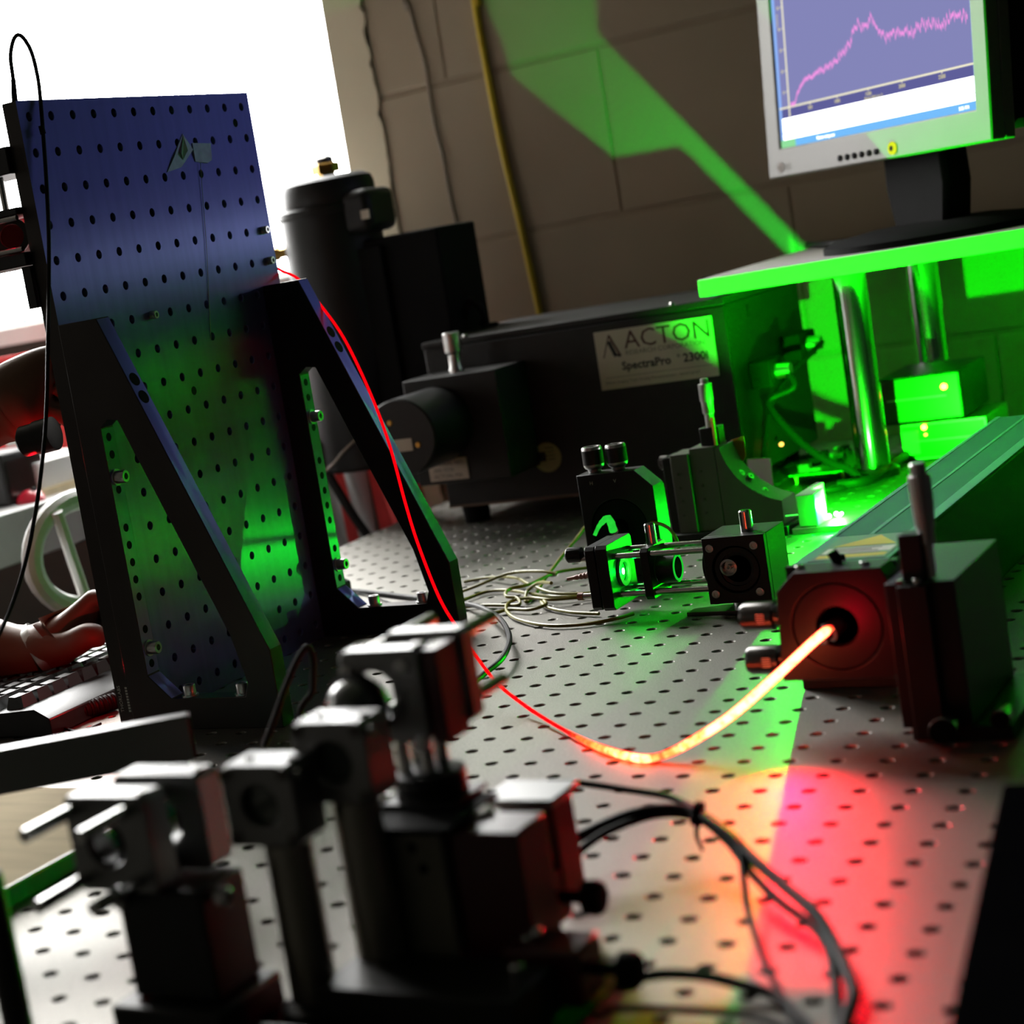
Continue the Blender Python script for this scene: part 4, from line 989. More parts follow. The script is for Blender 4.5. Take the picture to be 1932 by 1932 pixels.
part(ft, 'jacket', MB().tube(P_[i0:], [0.055 + 0.062 * max(0.0, min(1.0, (h - 0.35) / 0.5)) for h in hh[i0:]], 12), mj, 'clear jacket glowing red')
lamp('SPOT', 'fibre_bend_leak', at(1455, 1297, y=-11.6), 3.6, (1.0, 0.0, 0.016), 0.25, target=at(1500, 1560, z=0.0), angle=math.radians(84), blend=1.0, parent=ft)
lamp('POINT', 'fibre_launch_leak', at(1530, 1225, y=-11.5), 0.05, (1.0, 0.0, 0.02), 0.05, parent=ft)

def yfib(pts, label):
    solo('yellow_fibre', label, 'optical fibre', MB().tube(spline([at(u, v, z=z) for u, v, z in pts], 10), 0.058, 8), M_YFIBER, 'yellow fibre loops')
yfib([(1040, 1100, .9), (1015, 1100, .6), (995, 1115, .3), (992, 1135, .1), (1005, 1128, .1), (1030, 1090, .25), (1060, 1050, .7), (1085, 1020, 1.1), (1120, 980, 1.6), (1160, 985, 2.0), (1200, 983, 2.2), (1250, 990, 2.2), (1272, 1010, 1.9), (1280, 1040, 1.4), (1265, 1070, 0.9), (1240, 1100, .3)], 'yellow fibre rising in an arc over the cage rods')
yfib([(875, 1098, .1), (920, 1090, .15), (970, 1090, .3), (1000, 1103, .3), (1040, 1118, .2), (1090, 1120, .15), (1130, 1118, .1)], 'yellow fibre of the upper loop from bracket to cage plate')
yfib([(875, 1132, .1), (920, 1116, .12), (960, 1114, .15), (1000, 1120, .2), (1050, 1126, .2), (1100, 1124, .15), (1130, 1123, .1)], 'yellow fibre of the straight middle strand on the table')
yfib([(875, 1145, .1), (915, 1142, .1), (955, 1142, .1), (980, 1140, .15), (975, 1128, .25), (955, 1125, .3), (960, 1112, .4), (1000, 1102, .4), (1050, 1080, .4), (1120, 1070, .3)], 'yellow fibre with the tight curl in the pile')
yfib([(1195, 1158, .1), (1160, 1168, .1), (1100, 1178, .1), (1030, 1180, .1), (975, 1168, .1), (955, 1150, .12), (965, 1134, .2), (1000, 1128, .25), (1040, 1131, .25), (1090, 1127, .2), (1130, 1124, .15)], 'yellow fibre of the lowest wide loop nearest the red fibre')
yfib([(925, 1160, .1), (960, 1150, .12), (1000, 1150, .15), (1030, 1140, .2), (1020, 1130, .2), (1030, 1145, .12), (1075, 1155, .1), (1130, 1158, .1)], 'yellow fibre lying across the middle of the pile')
yfib([(860, 1120, .15), (900, 1105, .3), (960, 1082, .5), (1020, 1078, .6), (1050, 1083, .5)], 'yellow fibre of the highest arch behind the pile')
gc = [at(u, v, z=z) for u, v, z in ((640, 1112, .1), (690, 1117, .1), (750, 1124, .1), (800, 1130, .12), (860, 1137, .15), (905, 1145, .3), (940, 1165, .4), (958, 1190, .5), (960, 1215, .5), (945, 1245, .4), (915, 1270, .3), (885, 1295, .2), (850, 1315, .15))]
solo('grey_loop_cable', 'grey cable looping round behind the red fibre', 'cable', MB().tube(spline(gc, 10), 0.085, 10), M_GREYW)
gc = [at(u, v, z=.07) for u, v in ((655, 1118), (690, 1122), (730, 1135), (770, 1150))]
solo('thin_grey_wire', 'thin grey wire lying behind the far bracket foot', 'cable', MB().tube(spline(gc, 8), 0.035, 6), M_GREYW)

# ================================================================ LEFT: OPTICS BEHIND THE BREADBOARD
RXc = -10.6
rc = thing('red_lit_cage', 'red-lit cage mount fixed to the back of the upright breadboard', 'cage optics', (-11, -6.6, 9))
def yz(u, v, x=RXc): 
    p = at(u, v, x=x); return p.y, p.z
# plates stand off the rear face of the board (x < -9.45), rods run along Z and Y
y_a, z_a = yz(30, 440)
part(rc, 'top_plate', MB().box((-12.4, y_a - 1.15, z_a + 1.55), (-9.46, y_a + 0.9, z_a + 2.3)), M_BLACK, bevel=0.03)
part(rc, 'upper_plate', MB().box((-12.4, y_a - 1.2, z_a + 0.42), (-9.46, y_a + 0.9, z_a + 0.62)), M_BLACK, bevel=0.03)
part(rc, 'lower_plate', MB().box((-12.4, y_a - 1.2, z_a - 1.0), (-9.46, y_a + 0.9, z_a - 0.62)), M_BLACK, bevel=0.03)
part(rc, 'mirror_cell', MB().lathe([(0.35, 0.0), (0.35, 0.3), (0.52, 0.3), (0.52, 0.0), (0.35, 0.0)], (-10.4, y_a - 0.4, z_a - 0.1), (0.6, -1, 0), 32), M_DARKST)
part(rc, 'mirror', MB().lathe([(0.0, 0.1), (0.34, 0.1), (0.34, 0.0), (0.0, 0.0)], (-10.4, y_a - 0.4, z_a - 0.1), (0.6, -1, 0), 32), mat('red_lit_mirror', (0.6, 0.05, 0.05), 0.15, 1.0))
part(rc, 'back_wall', MB().box((-12.4, y_a + 0.5, z_a - 0.6), (-9.46, y_a + 0.62, z_a + 0.40)), M_DARKST)
for x in (-10.1, -11.9):
    part(rc, 'rod', MB().cyl((x, y_a - 0.85, z_a + 0.63), (x, y_a - 0.85, z_a + 1.54), 0.1, None, 14), M_STEEL)
    part(rc, 'cross_rod', MB().cyl((x - 0.5, y_a - 1.3, z_a + 0.33), (x + 0.7, y_a - 1.3, z_a + 0.33), 0.075, None, 12), M_STEEL)
    part(rc, 'cross_rod', MB().cyl((x - 0.5, y_a - 1.3, z_a - 0.53), (x + 0.7, y_a - 1.3, z_a - 0.53), 0.075, None, 12), M_STEEL)
part(rc, 'side_strip', MB().box((-9.75, y_a - 1.1, z_a - 2.2), (-9.46, y_a - 0.9, z_a - 1.02)), M_BLACK)
lamp('POINT', 'red_laser_scatter', (-10.9, y_a - 0.55, z_a + 0.1), 0.15, (1.0, 0.0, 0.02), 0.06, parent=rc)
lamp('POINT', 'red_laser_spill', (-10.3, -7.8, 1.4), 0.11, (1.0, 0.0, 0.005), 0.06, parent=rc)
# lens tube held in the raised hand
y_b, z_b = yz(105, 820, -11.0)
lt = thing('lens_tube', 'short black lens tube held by the raised hand', 'lens tube', (-11, y_b, z_b))
part(lt, 'barrel', MB().lathe([(0.0, 0.0), (0.40, 0.0), (0.46, 0.05), (0.46, 0.5), (0.50, 0.52), (0.50, 1.1), (0.42, 1.12), (0.0, 1.12)], (-12.0, y_b - 0.35, z_b - 0.05), (1, 0.2, 0.1), 32), M_BLACK)
part(lt, 'lens', MB().lathe([(0.0, 0.12), (0.2, 0.1), (0.34, 0.05), (0.34, 0.02), (0, 0.02)], (-12.0, y_b - 0.35, z_b - 0.05), (-1, -0.2, -0.1), 24), M_GLASS)

lamp('POINT', 'red_tube_spill', (-11.9, y_b - 0.2, z_b - 0.75), 0.022, (1.0, 0.0, 0.005), 0.06, parent=lt)
# black patch fibre looping over the top of the board and down in front of it
lf = [(-9.9, -7.3, 15.5), (-9.8, -7.5, 17.4), at(25, 150, x=-9.75), at(20, 105, x=-9.72), at(27, 72, x=-9.65), at(40, 68, x=-9.5), at(58, 95, x=-9.3), at(70, 140, x=-9.1), at(76, 185, x=-8.85), at(82, 260, x=-8.75), at(88, 350, x=-8.7), at(92, 450, x=-8.65), at(92, 560, x=-8.6), at(90, 660, x=-8.5), at(88, 760, x=-8.4), at(82, 850, x=-8.3), at(68, 960, x=-8.2), at(48, 1060, x=-8.0), at(15, 1160, x=-7.8), at(-40, 1270, x=-7.5), at(-120, 1400, x=-7.2)]
bfib = thing('black_patch_fibre', 'thin black fibre looping over the top corner of the breadboard', 'optical fibre', lf[0])
part(bfib, 'jacket', MB().tube(spline(lf, 10), 0.058, 8), M_BLKCAB)
q = Vector(lf[1]); part(bfib, 'boot', MB().tube([q, q + Vector((0.0, -0.02, 0.5)), Vector(lf[2])], [0.10, 0.10, 0.07], 10), M_BLKCAB)
p1 = at(79, 245, x=-8.76); part(bfib, 'cable_marker', MB().cyl(p1 + Vector((0, 0.0, 0.12)), p1 - Vector((0, -0.03, 0.12)), 0.085, None, 10), M_BLKCAB)

# ================================================================ KEYBOARD
kb = thing('keyboard', 'black computer keyboard on the table behind the breadboard', 'keyboard', (-14.7, 0, 0))
KX0, KX1, KY0, KY1 = -17.9, -11.6, -9.1, 9.0
prof = [(KX0, 0.02), (KX1, 0.02), (KX1, 0.55), (KX1 - 0.55, 0.85), (KX0 + 0.3, 0.50), (KX0, 0.25)]
part(kb, 'case', MB().plate(prof, [], KY0, KY1, 'y'), M_BLACK, bevel=0.04)
def keycap(x, y, wy, z):
    mb = MB(); a, b = 0.34, wy / 2 - 0.03; c, d = 0.25, wy / 2 - 0.12
    mb.add([(x - a, y - b, z), (x + a, y - b, z), (x + a, y + b, z), (x - a, y + b, z), (x - c, y - d, z + 0.36), (x + c, y - d, z + 0.40), (x + c, y + d, z + 0.40), (x - c, y + d, z + 0.36), (x, y - d, z + 0.345), (x, y + d, z + 0.345)],
           [(0, 3, 2, 1), (0, 1, 5, 8, 4), (1, 2, 6, 5), (2, 3, 7, 9, 6), (3, 0, 4, 7), (4, 8, 9, 7), (8, 5, 6, 9)])
    return mb
M_KEY = mat('keycap_black', (0.022, 0.022, 0.022), 0.32, 0.0, spec=0.7)
nrow = 6
for r_ in range(nrow):
    x = KX0 + 0.62 + 0.76 * r_ + (0.25 if r_ == 5 else 0)
    zt_ = 0.50 + 0.35 * (x - KX0 - 0.3) / 5.4 - 0.02
    y = KY0 + 0.42
    if r_ == 0: ws = [1.0, 1.0, 1.0, 4.6, 1.0, 1.0, 1.0]
    elif r_ == 1: ws = [1.7] + [0.75] * 10 + [2.0] + [0.75] * 3
    elif r_ == 2: ws = [1.3] + [0.75] * 11 + [1.7] + [0.75] * 3
    elif r_ == 3: ws = [1.1] + [0.75] * 12 + [1.1] + [0.75] * 4
    else: ws = [0.75] * 18
    for w_ in ws:
        if y + w_ > KY1 - 0.2: break
        part(kb, 'key', keycap(x, y + w_ / 2, w_, zt_), M_KEY, recalc=False)
        y += w_ + 0.005
# coiled cord beside the keyboard
mb = MB(); a = at(152, 1342, z=0.3); b = at(218, 1322, z=0.3)
d = (b - a); L_ = d.length; x_, y_, dn = basis(d)
pts = []
for k in range(14 * 12 + 1):
    an = 2 * math.pi * k / 12; c = a + d * (k / (14 * 12.0))
    pts.append(c + x_ * 0.22 * math.cos(an) + y_ * 0.22 * math.sin(an))
mb.tube(pts, 0.055, 6)
cc_ = thing('spiral_cable', 'coiled black cord lit red beside the keyboard', 'cable', (a + b) / 2 - Vector((0, 0, 0.3)))
part(cc_, 'coil', mb, M_BLKCAB)
part(cc_, 'tail', MB().tube(spline([pts[0], at(130, 1360, z=0.2), at(120, 1372, z=0.1), at(150, 1380, z=0.08), at(190, 1365, z=0.08)], 8), 0.05, 6), M_BLKCAB)

# ================================================================ PERSON (arms reach in from outside the frame)
def skin_mesh(name, V, E, R, root, matl, parent, sub=2):
    me = bpy.data.meshes.new(name)
    o = wpos(parent)
    me.from_pydata([tuple((Vector(v) - o) * U) for v in V], E, [])
    ob = bpy.data.objects.new(name, me); COL.objects.link(ob); ob.parent = parent
    md = ob.modifiers.new('skin', 'SKIN'); md.use_smooth_shade = True; md.branch_smoothing = 0.6
    sv = me.skin_vertices[0].data
    for i, r_ in enumerate(R):
        rr = r_ if isinstance(r_, tuple) else (r_, r_)
        sv[i].radius = (rr[0] * U, rr[1] * U)
        sv[i].use_root = (i == root)
    s2 = ob.modifiers.new('subdivision', 'SUBSURF'); s2.levels = sub; s2.render_levels = sub
    me.materials.append(matl)
    return ob
ppl = thing('person', 'person reaching in from the left, one hand raised and one hand on the keyboard', 'person', (-36, -8, FL))
V = []; E = []; R_ = []
def joint(p, r, prev=None):
    V.append(tuple(p)); R_.append(r)
    if prev is not None: E.append((prev, len(V) - 1))
    return len(V) - 1
pel = joint((-36, -8, -2), (5.0, 6.5))
sp1 = joint((-35.6, -8, 4), (4.4, 5.6), pel); sp2 = joint((-35.2, -8, 11), (4.6, 6.2), sp1); sp3 = joint((-34.8, -8, 16), (3.2, 4.6), sp2)
nk = joint((-34.2, -8, 19.5), 2.1, sp3); hd = joint((-33.4, -8, 23), (3.4, 3.0), nk); hd2 = joint((-33.2, -8, 26.5), (3.0, 2.8), hd)
for sgn in (-1, 1):
    hp = joint((-36, -8 + 3.6 * sgn, -5), 3.6, pel); kn_ = joint((-33.5, -8 + 4 * sgn, -19), 2.5, hp); an = joint((-35.5, -8 + 4 * sgn, -32.5), 1.7, kn_); joint((-32.0, -8 + 4.4 * sgn, -34.2), (1.5, 1.2), an)
# arm on the keyboard
w1 = at(62, 1247, x=-16.0); 
sh1 = joint((-34.4, -2.2, 15), 2.4, sp3); el1 = joint((-26.0, -5.5, 4.6), 1.75, sh1)
f1 = joint(tuple(Vector((-26.0, -5.5, 4.6)).lerp(w1, 0.55)), 1.5, el1); wr1 = joint(tuple(w1), (1.15, 0.95), f1)
k1 = at(112, 1212, x=-15.2); k2 = at(150, 1165, x=-14.2); 
pa1 = joint(tuple(k1), (1.25, 0.95), wr1); kn1 = joint(tuple(k2), (1.35, 0.75), pa1)
fing = []
for i, (u, v, u2, v2, u3, v3) in enumerate(((178, 1128, 215, 1130, 235, 1165), (186, 1148, 222, 1155, 240, 1190), (186, 1166, 218, 1178, 236, 1206), (182, 1182, 210, 1196, 226, 1218))):
    a_ = joint(tuple(at(u, v, x=-13.6 - 0.25 * i)), 0.40, kn1); b_ = joint(tuple(at(u2, v2, x=-13.0 - 0.25 * i)), 0.33, a_); joint(tuple(at(u3, v3, x=-12.9 - 0.25 * i)), 0.28, b_)
t1 = joint(tuple(at(130, 1222, x=-14.2)), 0.55, pa1); t2_ = joint(tuple(at(170, 1195, x=-13.2)), 0.45, t1); joint(tuple(at(205, 1205, x=-12.8)), 0.36, t2_)
# raised arm
w2_ = at(-60, 800, x=-15.2)
sh2 = joint((-34.4, -13.5, 15), 2.4, sp3); el2 = joint((-25.5, -14.0, 6.0), 1.8, sh2)
f2 = joint(tuple(Vector((-25.5, -14.0, 6.0)).lerp(w2_, 0.55)), 1.55, el2); wr2 = joint(tuple(w2_), (1.3, 1.2), f2)
pa2 = joint(tuple(at(10, 772, x=-13.6)), (1.35, 1.75), wr2); pb2 = joint(tuple(at(62, 740, x=-12.4)), (1.0, 1.55), pa2)
for i, (u, v, u2, v2, u3, v3) in enumerate(((92, 662, 128, 668, 150, 700), (100, 700, 134, 712, 152, 742), (104, 735, 136, 750, 150, 780), (100, 768, 132, 784, 146, 806))):
    a_ = joint(tuple(at(u, v, x=-11.9)), 0.42, pb2); b_ = joint(tuple(at(u2, v2, x=-11.4)), 0.36, a_); joint(tuple(at(u3, v3, x=-11.0)), 0.30, b_)
t1 = joint(tuple(at(48, 815, x=-12.9)), 0.6, pa2); t2_ = joint(tuple(at(88, 800, x=-12.3)), 0.45, t1); joint(tuple(at(112, 780, x=-12.0)), 0.36, t2_)
skin_mesh('body', V, E, R_, pel, M_SKIN, ppl)
# clothes
V2 = [V[pel], V[sp1], V[sp2], V[sp3], V[sh1], tuple(Vector(V[sh1]).lerp(Vector(V[el1]), 0.7)), V[sh2], tuple(Vector(V[sh2]).lerp(Vector(V[el2]), 0.7))]
skin_mesh('shirt', V2, [(0, 1), (1, 2), (2, 3), (3, 4), (4, 5), (3, 6), (6, 7)], [(5.6, 7.1), (5.0, 6.2), (5.2, 6.8), (3.8, 5.0), 3.0, 2.6, 3.0, 2.6], 0, M_GREY, ppl)
V3 = [V[pel]]; E3 = []; R3 = [(5.5, 7.0)]
for sgn in (-1, 1):
    n0 = len(V3); V3 += [(-36, -8 + 3.6 * sgn, -5), (-33.5, -8 + 4 * sgn, -19), (-35.5, -8 + 4 * sgn, -32)]; E3 += [(0, n0), (n0, n0 + 1), (n0 + 1, n0 + 2)]; R3 += [4.2, 3.1, 2.5]
skin_mesh('trousers', V3, E3, R3, 0, mat('dark_trousers', (0.04, 0.045, 0.06), 0.9), ppl)
mb = MB(); vv = []; ff = []
for j in range(9):
    t = j / 8 * math.pi / 2
    for i in range(24):
        a = 2 * math.pi * i / 24
        vv.append((-33.6 + 3.5 * math.cos(a) * math.cos(t), -8 + 3.35 * math.sin(a) * math.cos(t), 24.6 + 4.6 * math.sin(t)))
for j in range(8):
    for i in range(24): ff.append((j * 24 + i, j * 24 + (i + 1) % 24, j * 24 + 24 + (i + 1) % 24, j * 24 + 24 + i))
part(ppl, 'hair', mb.add(vv, ff), mat('brown_hair', (0.05, 0.03, 0.02), 0.8))
mb = MB()
mb.lathe([(0, -.3), (0.35, -0.25), (0.4, 0), (0.2, 0.5), (0, 0.55)], (-30.4, -8, 22.8), (0, 0, 1), 12)
part(ppl, 'nose', mb, M_SKIN)
for sgn in (-1, 1):
    part(ppl, 'eye', MB().lathe([(0, -0.3), (0.25, -0.2), (0.32, 0), (0.25, 0.2), (0, 0.3)], (-30.6, -8 + 1.25 * sgn, 24.2), (0, 0, 1), 14), M_WHITE)
    part(ppl, 'ear', MB().lathe([(0, -0.8), (0.5, -0.5), (0.6, 0), (0.5, 0.5), (0, 0.8)], (-33.6, -8 + 3.15 * sgn, 23.8), (0, 0, 1), 12), M_SKIN)
part(ppl, 'mouth', MB().box((-30.75, -8.8, 21.5), (-30.35, -7.2, 21.75)), M_RED)
# bracelet
p = at(83, 1236, x=-15.7); dv = (k1 - w1).normalized()
br_ = MB().lathe([(1.12, -0.14), (1.17, -0.14), (1.17, 0.14), (1.12, 0.14), (1.12, -0.14)], p, dv, 36)
part(ppl, 'bracelet', br_, M_SATIN, 'silver bracelet on the wrist at the keyboard')

# ================================================================ BEYOND THE TABLE ON THE LEFT
bn = thing('side_bench', 'grey thick-topped bench beyond the table under the window', 'bench', (-46, 12, FL))
part(bn, 'top', MB().box((-64, 3, 1.7), (-30.5, 27.5, 4.0)), M_BENCH, bevel=0.08)
for x in (-61, -33):
    for y in (6, 24): part(bn, 'leg', MB().cbox((x, y, (FL + 1.65) / 2), (2.5, 2.5, 1.65 - FL)), M_TSIDE)
def onb(u, v): return at(u, v, z=4.0)
p = onb(25, 950)
gb = thing('grey_instrument', 'small dark grey instrument on the far bench beside the raised arm', 'instrument', p)
part(gb, 'case', MB().box((p.x - 1.8, p.y - 1, 4.003), (p.x + 0.6, p.y + 2, 6.4)), M_GREYW, bevel=0.15)
part(gb, 'panel', MB().box((p.x + 0.602, p.y - 0.7, 4.4), (p.x + 0.65, p.y + 1.7, 6.0)), M_DARKST)
p = onb(50, 948)
rm_ = thing('red_mouse', 'small red mouse on the far bench', 'mouse', p)
part(rm_, 'shell', MB().lathe([(0.65, 0.003), (0.68, 0.15), (0.5, 0.42), (0.2, 0.55), (0, 0.57)], (p.x + 0.3, p.y, 4.0), (0, 0, 1), 20), mat('red_plastic', (0.5, 0.01, 0.03), 0.3))
part(rm_, 'wheel', MB().cyl((p.x + 0.55, p.y - 0.06, 4.52), (p.x + 0.55, p.y + 0.06, 4.52), 0.14, None, 12), M_BLACKM)
p = onb(105, 925)
bk = thing('paper_stack', 'stack of white papers on a brown board on the far bench', 'paper', p)
part(bk, 'board', MB().box((p.x - 4, p.y - 2.5, 4.003), (p.x + 1.2, p.y + 4, 4.35)), M_CREAM)
part(bk, 'sheets', MB().box((p.x - 3.8, p.y - 2.2, 4.352), (p.x + 1.0, p.y + 3.8, 5.6)), M_WHITE, bevel=0.05)
p = onb(66, 935)
part_r = thing('red_folder', 'red folder standing on the far bench behind the papers', 'folder', (p.x - 5, p.y + 6, 4.0))
part(part_r, 'cover', MB(frame((p.x - 5, p.y + 6, 4.003), 0.4, 0.0)).box((-3, 0, 0), (3, 0.5, 6.5)), M_RED, bevel=0.04)
part(part_r, 'spine_label', MB(frame((p.x - 5, p.y + 6, 4.003), 0.4, 0.0)).box((-1, -0.02, 2), (1, -0.002, 4)), M_WHITE)
# white chair between the two tables
ch = thing('white_chair', 'white plastic chair with an open oval back beyond the table edge', 'chair', (-23.4, 5.5, FL))
pc_ = at(158, 1042, x=-22.6)
def loop_(ry, rz, dz=0): return [(pc_.x + 0.5 * math.cos(2 * math.pi * k / 32) , pc_.y + ry * math.cos(2 * math.pi * k / 32), pc_.z + dz + rz * math.sin(2 * math.pi * k / 32)) for k in range(33)]
part(ch, 'back_rim', MB().tube(loop_(2.6, 2.1), 0.42, 10), M_WHITE)
for k in (-1, 1):
    part(ch, 'back_bar', MB().tube([(pc_.x + 0.2, pc_.y + 0.9 * k - 0.5, pc_.z + 1.9), (pc_.x, pc_.y + 0.9 * k + 0.1, pc_.z), (pc_.x, pc_.y + 0.9 * k + 0.5, pc_.z - 1.9)], 0.24, 8), M_WHITE)
part(ch, 'back_post', MB().tube([(pc_.x, pc_.y, pc_.z - 2.0), (pc_.x - 0.3, pc_.y, -8), (pc_.x, pc_.y, -17.5)], [0.6, 0.5, 0.7], 10), M_WHITE)
part(ch, 'seat', MB().lathe([(0, 0), (6, 0.2), (6.5, 0.8), (6, 1.4), (0, 1.1)], (pc_.x, pc_.y, -18.8), (0, 0, 1), 32), M_WHITE)
part(ch, 'column', MB().cyl((pc_.x, pc_.y, FL + 4), (pc_.x, pc_.y, -18.9), 1.1, None, 16), M_BLACKM)
for k in range(5):
    a = 2 * math.pi * k / 5
    part(ch, 'leg', MB().tube([(pc_.x, pc_.y, FL + 4), (pc_.x + 6.5 * math.cos(a), pc_.y + 6.5 * math.sin(a), FL + 1)], [0.9, 0.6], 8), M_BLACKM)
# jacket hanging beyond the table corner, red and grey
jk = thing('hanging_jacket', 'red and grey jacket hanging beyond the far table corner', 'jacket', (-25.5, 31.5, FL))
def cloth(x0, x1, name, m, ph):
    mb = MB(); nx, nz = 14, 16; vv = []; ff = []
    for side in (0, 1):
        for j in range(nz + 1):
            for i in range(nx + 1):
                s_ = x0 + (x1 - x0) * i / nx; z = 5.0 - 26 * j / nz
                lean = 0.12 * (1.0 - z)
                y = 31.9 - 0.2 * s_ + 0.45 * math.sin(1.7 * s_ + ph + 0.15 * z) + 0.25 * math.sin(3.3 * s_ + 0.4 * z)
                vv.append((-30.0 + s_ + lean * 0.6, y + 0.18 * side, z))
    n1 = (nx + 1) * (nz + 1)
    for j in range(nz):
        for i in range(nx):
            q = j * (nx + 1) + i
            ff += [(q, q + 1, q + nx + 2, q + nx + 1), (n1 + q, n1 + q + nx + 1, n1 + q + nx + 2, n1 + q + 1)]
    part(jk, name, mb.add(vv, ff), m)
cx_ = [at(u, 915, y=30.6).x + 30.0 for u in (560, 640, 657, 697, 800)]
cloth(cx_[0], cx_[1] - 0.02, 'sleeve', M_GREY, 0.3); cloth(cx_[1], cx_[2] - 0.02, 'red_panel', M_RED, 1.0); cloth(cx_[2], cx_[3] - 0.02, 'grey_panel', M_GREY, 0.2); cloth(cx_[3], cx_[4], 'red_panel', M_RED, 2.0)
part(jk, 'hanger_pole', MB().cyl((-26.5, 31.6, FL), (-26.5, 31.6, 6), 0.4, None, 14), M_DARKST)
part(jk, 'pole_foot', MB().lathe([(6, 0), (6, 0.5), (1, 1.2), (0.5, 1.5)], (-26.5, 31.6, FL), (0, 0, 1), 28), M_DARKST)
M_POST = mat('grey_steel_post', (0.36, 0.34, 0.30), 0.28, 0.7, var=0.06)

# ================================================================ FOREGROUND OPTICS (out of focus)
def cplate(t, cx, cy, cz, wd, ht, th, bore, name='cage_plate', m=None, hx=0.0):
    h = ht / 2; w2_ = wd / 2; c = 0.10
    out = [(cx - w2_ + c, cz - h), (cx + w2_ - c, cz - h), (cx + w2_, cz - h + c), (cx + w2_, cz + h - c), (cx + w2_ - c, cz + h), (cx - w2_ + c, cz + h), (cx - w2_, cz + h - c), (cx - w2_, cz - h + c)]
    p_ = part(t, name, MB().plate(out, [circle((cx + hx, cz), bore, 28)] if bore else [], cy, cy + th, 'y'), m or M_GLOSSB, bevel=0.03)
    return p_
def setscrews(p_, pts, axis, r=0.085):
    for q in pts: part(p_, 'set_screw', MB().screw(q, axis, r, 0.06), M_SATIN)

# ---- tall pair of posts with cage plates (centre left)
def post_plate(px_u, px_v, d, base_y, label, wd=1.36, post_r=0.40, dx=0.0, extra=0):
    c = at(px_u, px_v, d=d)
    t = thing('cage_plate_on_post', label, 'cage plate', (c.x + dx, c.y + 0.2, 0), 'cage plates on thick posts')
    ht = 1.35
    p_ = cplate(t, c.x, c.y, c.z - ht / 2, wd, ht, 0.85, 0.36)
    setscrews(p_, [(c.x - 0.3, c.y + 0.4, c.z), (c.x + 0.5, c.y + 0.4, c.z)], (0, 0, 1))
    setscrews(p_, [(c.x + wd / 2, c.y + 0.2, c.z - 0.2)], (1, 0, 0))
    for (a, b) in ((-0.55, -0.13), (0.55, -0.13), (-0.55, -1.22), (0.55, -1.22)):
        part(p_, 'rod_clamp_screw', MB().screw((c.x + a, c.y - 0.001, c.z + b), (0, -1, 0), 0.11, 0.05), M_DARKST)
    part(t, 'post', MB().lathe([(post_r, 0.35), (post_r, c.z - ht - 0.02), (post_r * 0.6, c.z - ht)], (c.x + dx, c.y + 0.42, 0), (0, 0, 1), 40), M_POST)
    part(t, 'post_base', MB().lathe([(post_r * 1.5, 0.0), (post_r * 1.5, 0.25), (post_r, 0.35)], (c.x + dx, c.y + 0.42, 0), (0, 0, 1), 36), M_BLACK)
    part(t, 'lens', MB().lathe([(0.0, 0.1), (0.25, 0.08), (0.41, 0.0), (0.41, 0.1)], (c.x, c.y + 0.3, c.z - ht / 2), (0, -1, 0), 28), M_GLASS)
    return t
post_plate(612, 1364, 30.4, 0, 'cage plate on the right-hand thick post in the foreground', dx=0.05)
post_plate(476, 1446, 30.4, 0, 'cage plate on the left-hand thick post in the foreground', dx=0.12)

# ---- double cage mount with projecting rods, at left
def double_mount(label, u, v, d, gap, wd, ht, rods, grp=None):
    c = at(u, v, d=d)
    t = thing('double_cage_mount', label, 'cage optics', (c.x, c.y, 0), grp)
    return t, c
t, c = double_mount('double cage mount with rods pointing at the camera, far left foreground', 190, 1504, 30.8, 0, 0, 0, 0)
wd, ht = 1.66, 1.62
p1 = cplate(t, c.x, c.y, c.z - ht / 2, wd, ht, 0.62, 0.40, hx=-0.1)
setscrews(p1, [(c.x + 0.7, c.y + 0.2, c.z)], (0, 0, 1), 0.11)
p2 = cplate(t, c.x + 0.30, c.y + 1.05, c.z + 0.03 - ht / 2, wd + 0.1, ht, 0.65, 0.40)
setscrews(p2, [(c.x + 1.05, c.y + 1.35, c.z + 0.03)], (0, 0, 1), 0.11)
for (a, b) in ((-0.62, -0.22), (0.5, -0.22), (-0.62, -1.40), (0.5, -1.40)):
    part(t, 'rod', MB().cyl((c.x + a, c.y - 1.3, c.z + b), (c.x + a, c.y + 1.7, c.z + b), 0.118, None, 16), M_STEEL)
part(t, 'lens_ring', MB().lathe([(0.30, 0.0), (0.38, 0.0), (0.38, 0.12), (0.30, 0.12), (0.30, 0)], (c.x - 0.1, c.y + 0.1, c.z - ht / 2), (0, -1, 0), 32), M_BLACK)
part(t, 'stage_block', MB().box((c.x - 0.25, c.y + 0.2, 0.75), (c.x + 1.45, c.y + 1.5, c.z - ht - 0.05)), M_BLACK, bevel=0.06)
part(t, 'foot', MB().box((c.x - 0.5, c.y - 0.2, 0.0), (c.x + 1.7, c.y + 1.7, 0.74)), M_BLACK, bevel=0.06)
for q, r_ in (((c.x + 0.05, c.y + 0.19, c.z - ht - 0.15), 0.13), ((c.x + 1.46, c.y + 0.5, c.z - ht - 0.2), 0.16), ((c.x - 0.26, c.y + 0.6, c.z - ht - 0.35), 0.14)):
    ax = (0, -1, 0) if abs(q[1] - (c.y + 0.19)) < 0.01 else ((1, 0, 0) if q[0] > c.x + 1 else (-1, 0, 0))
    k = part(t, 'adjuster', MB().lathe([(0.07, 0), (0.07, 0.12), (r_, 0.13), (r_, 0.32), (r_ * 0.7, 0.36)], q, ax, 20, 0.01), M_STEEL)
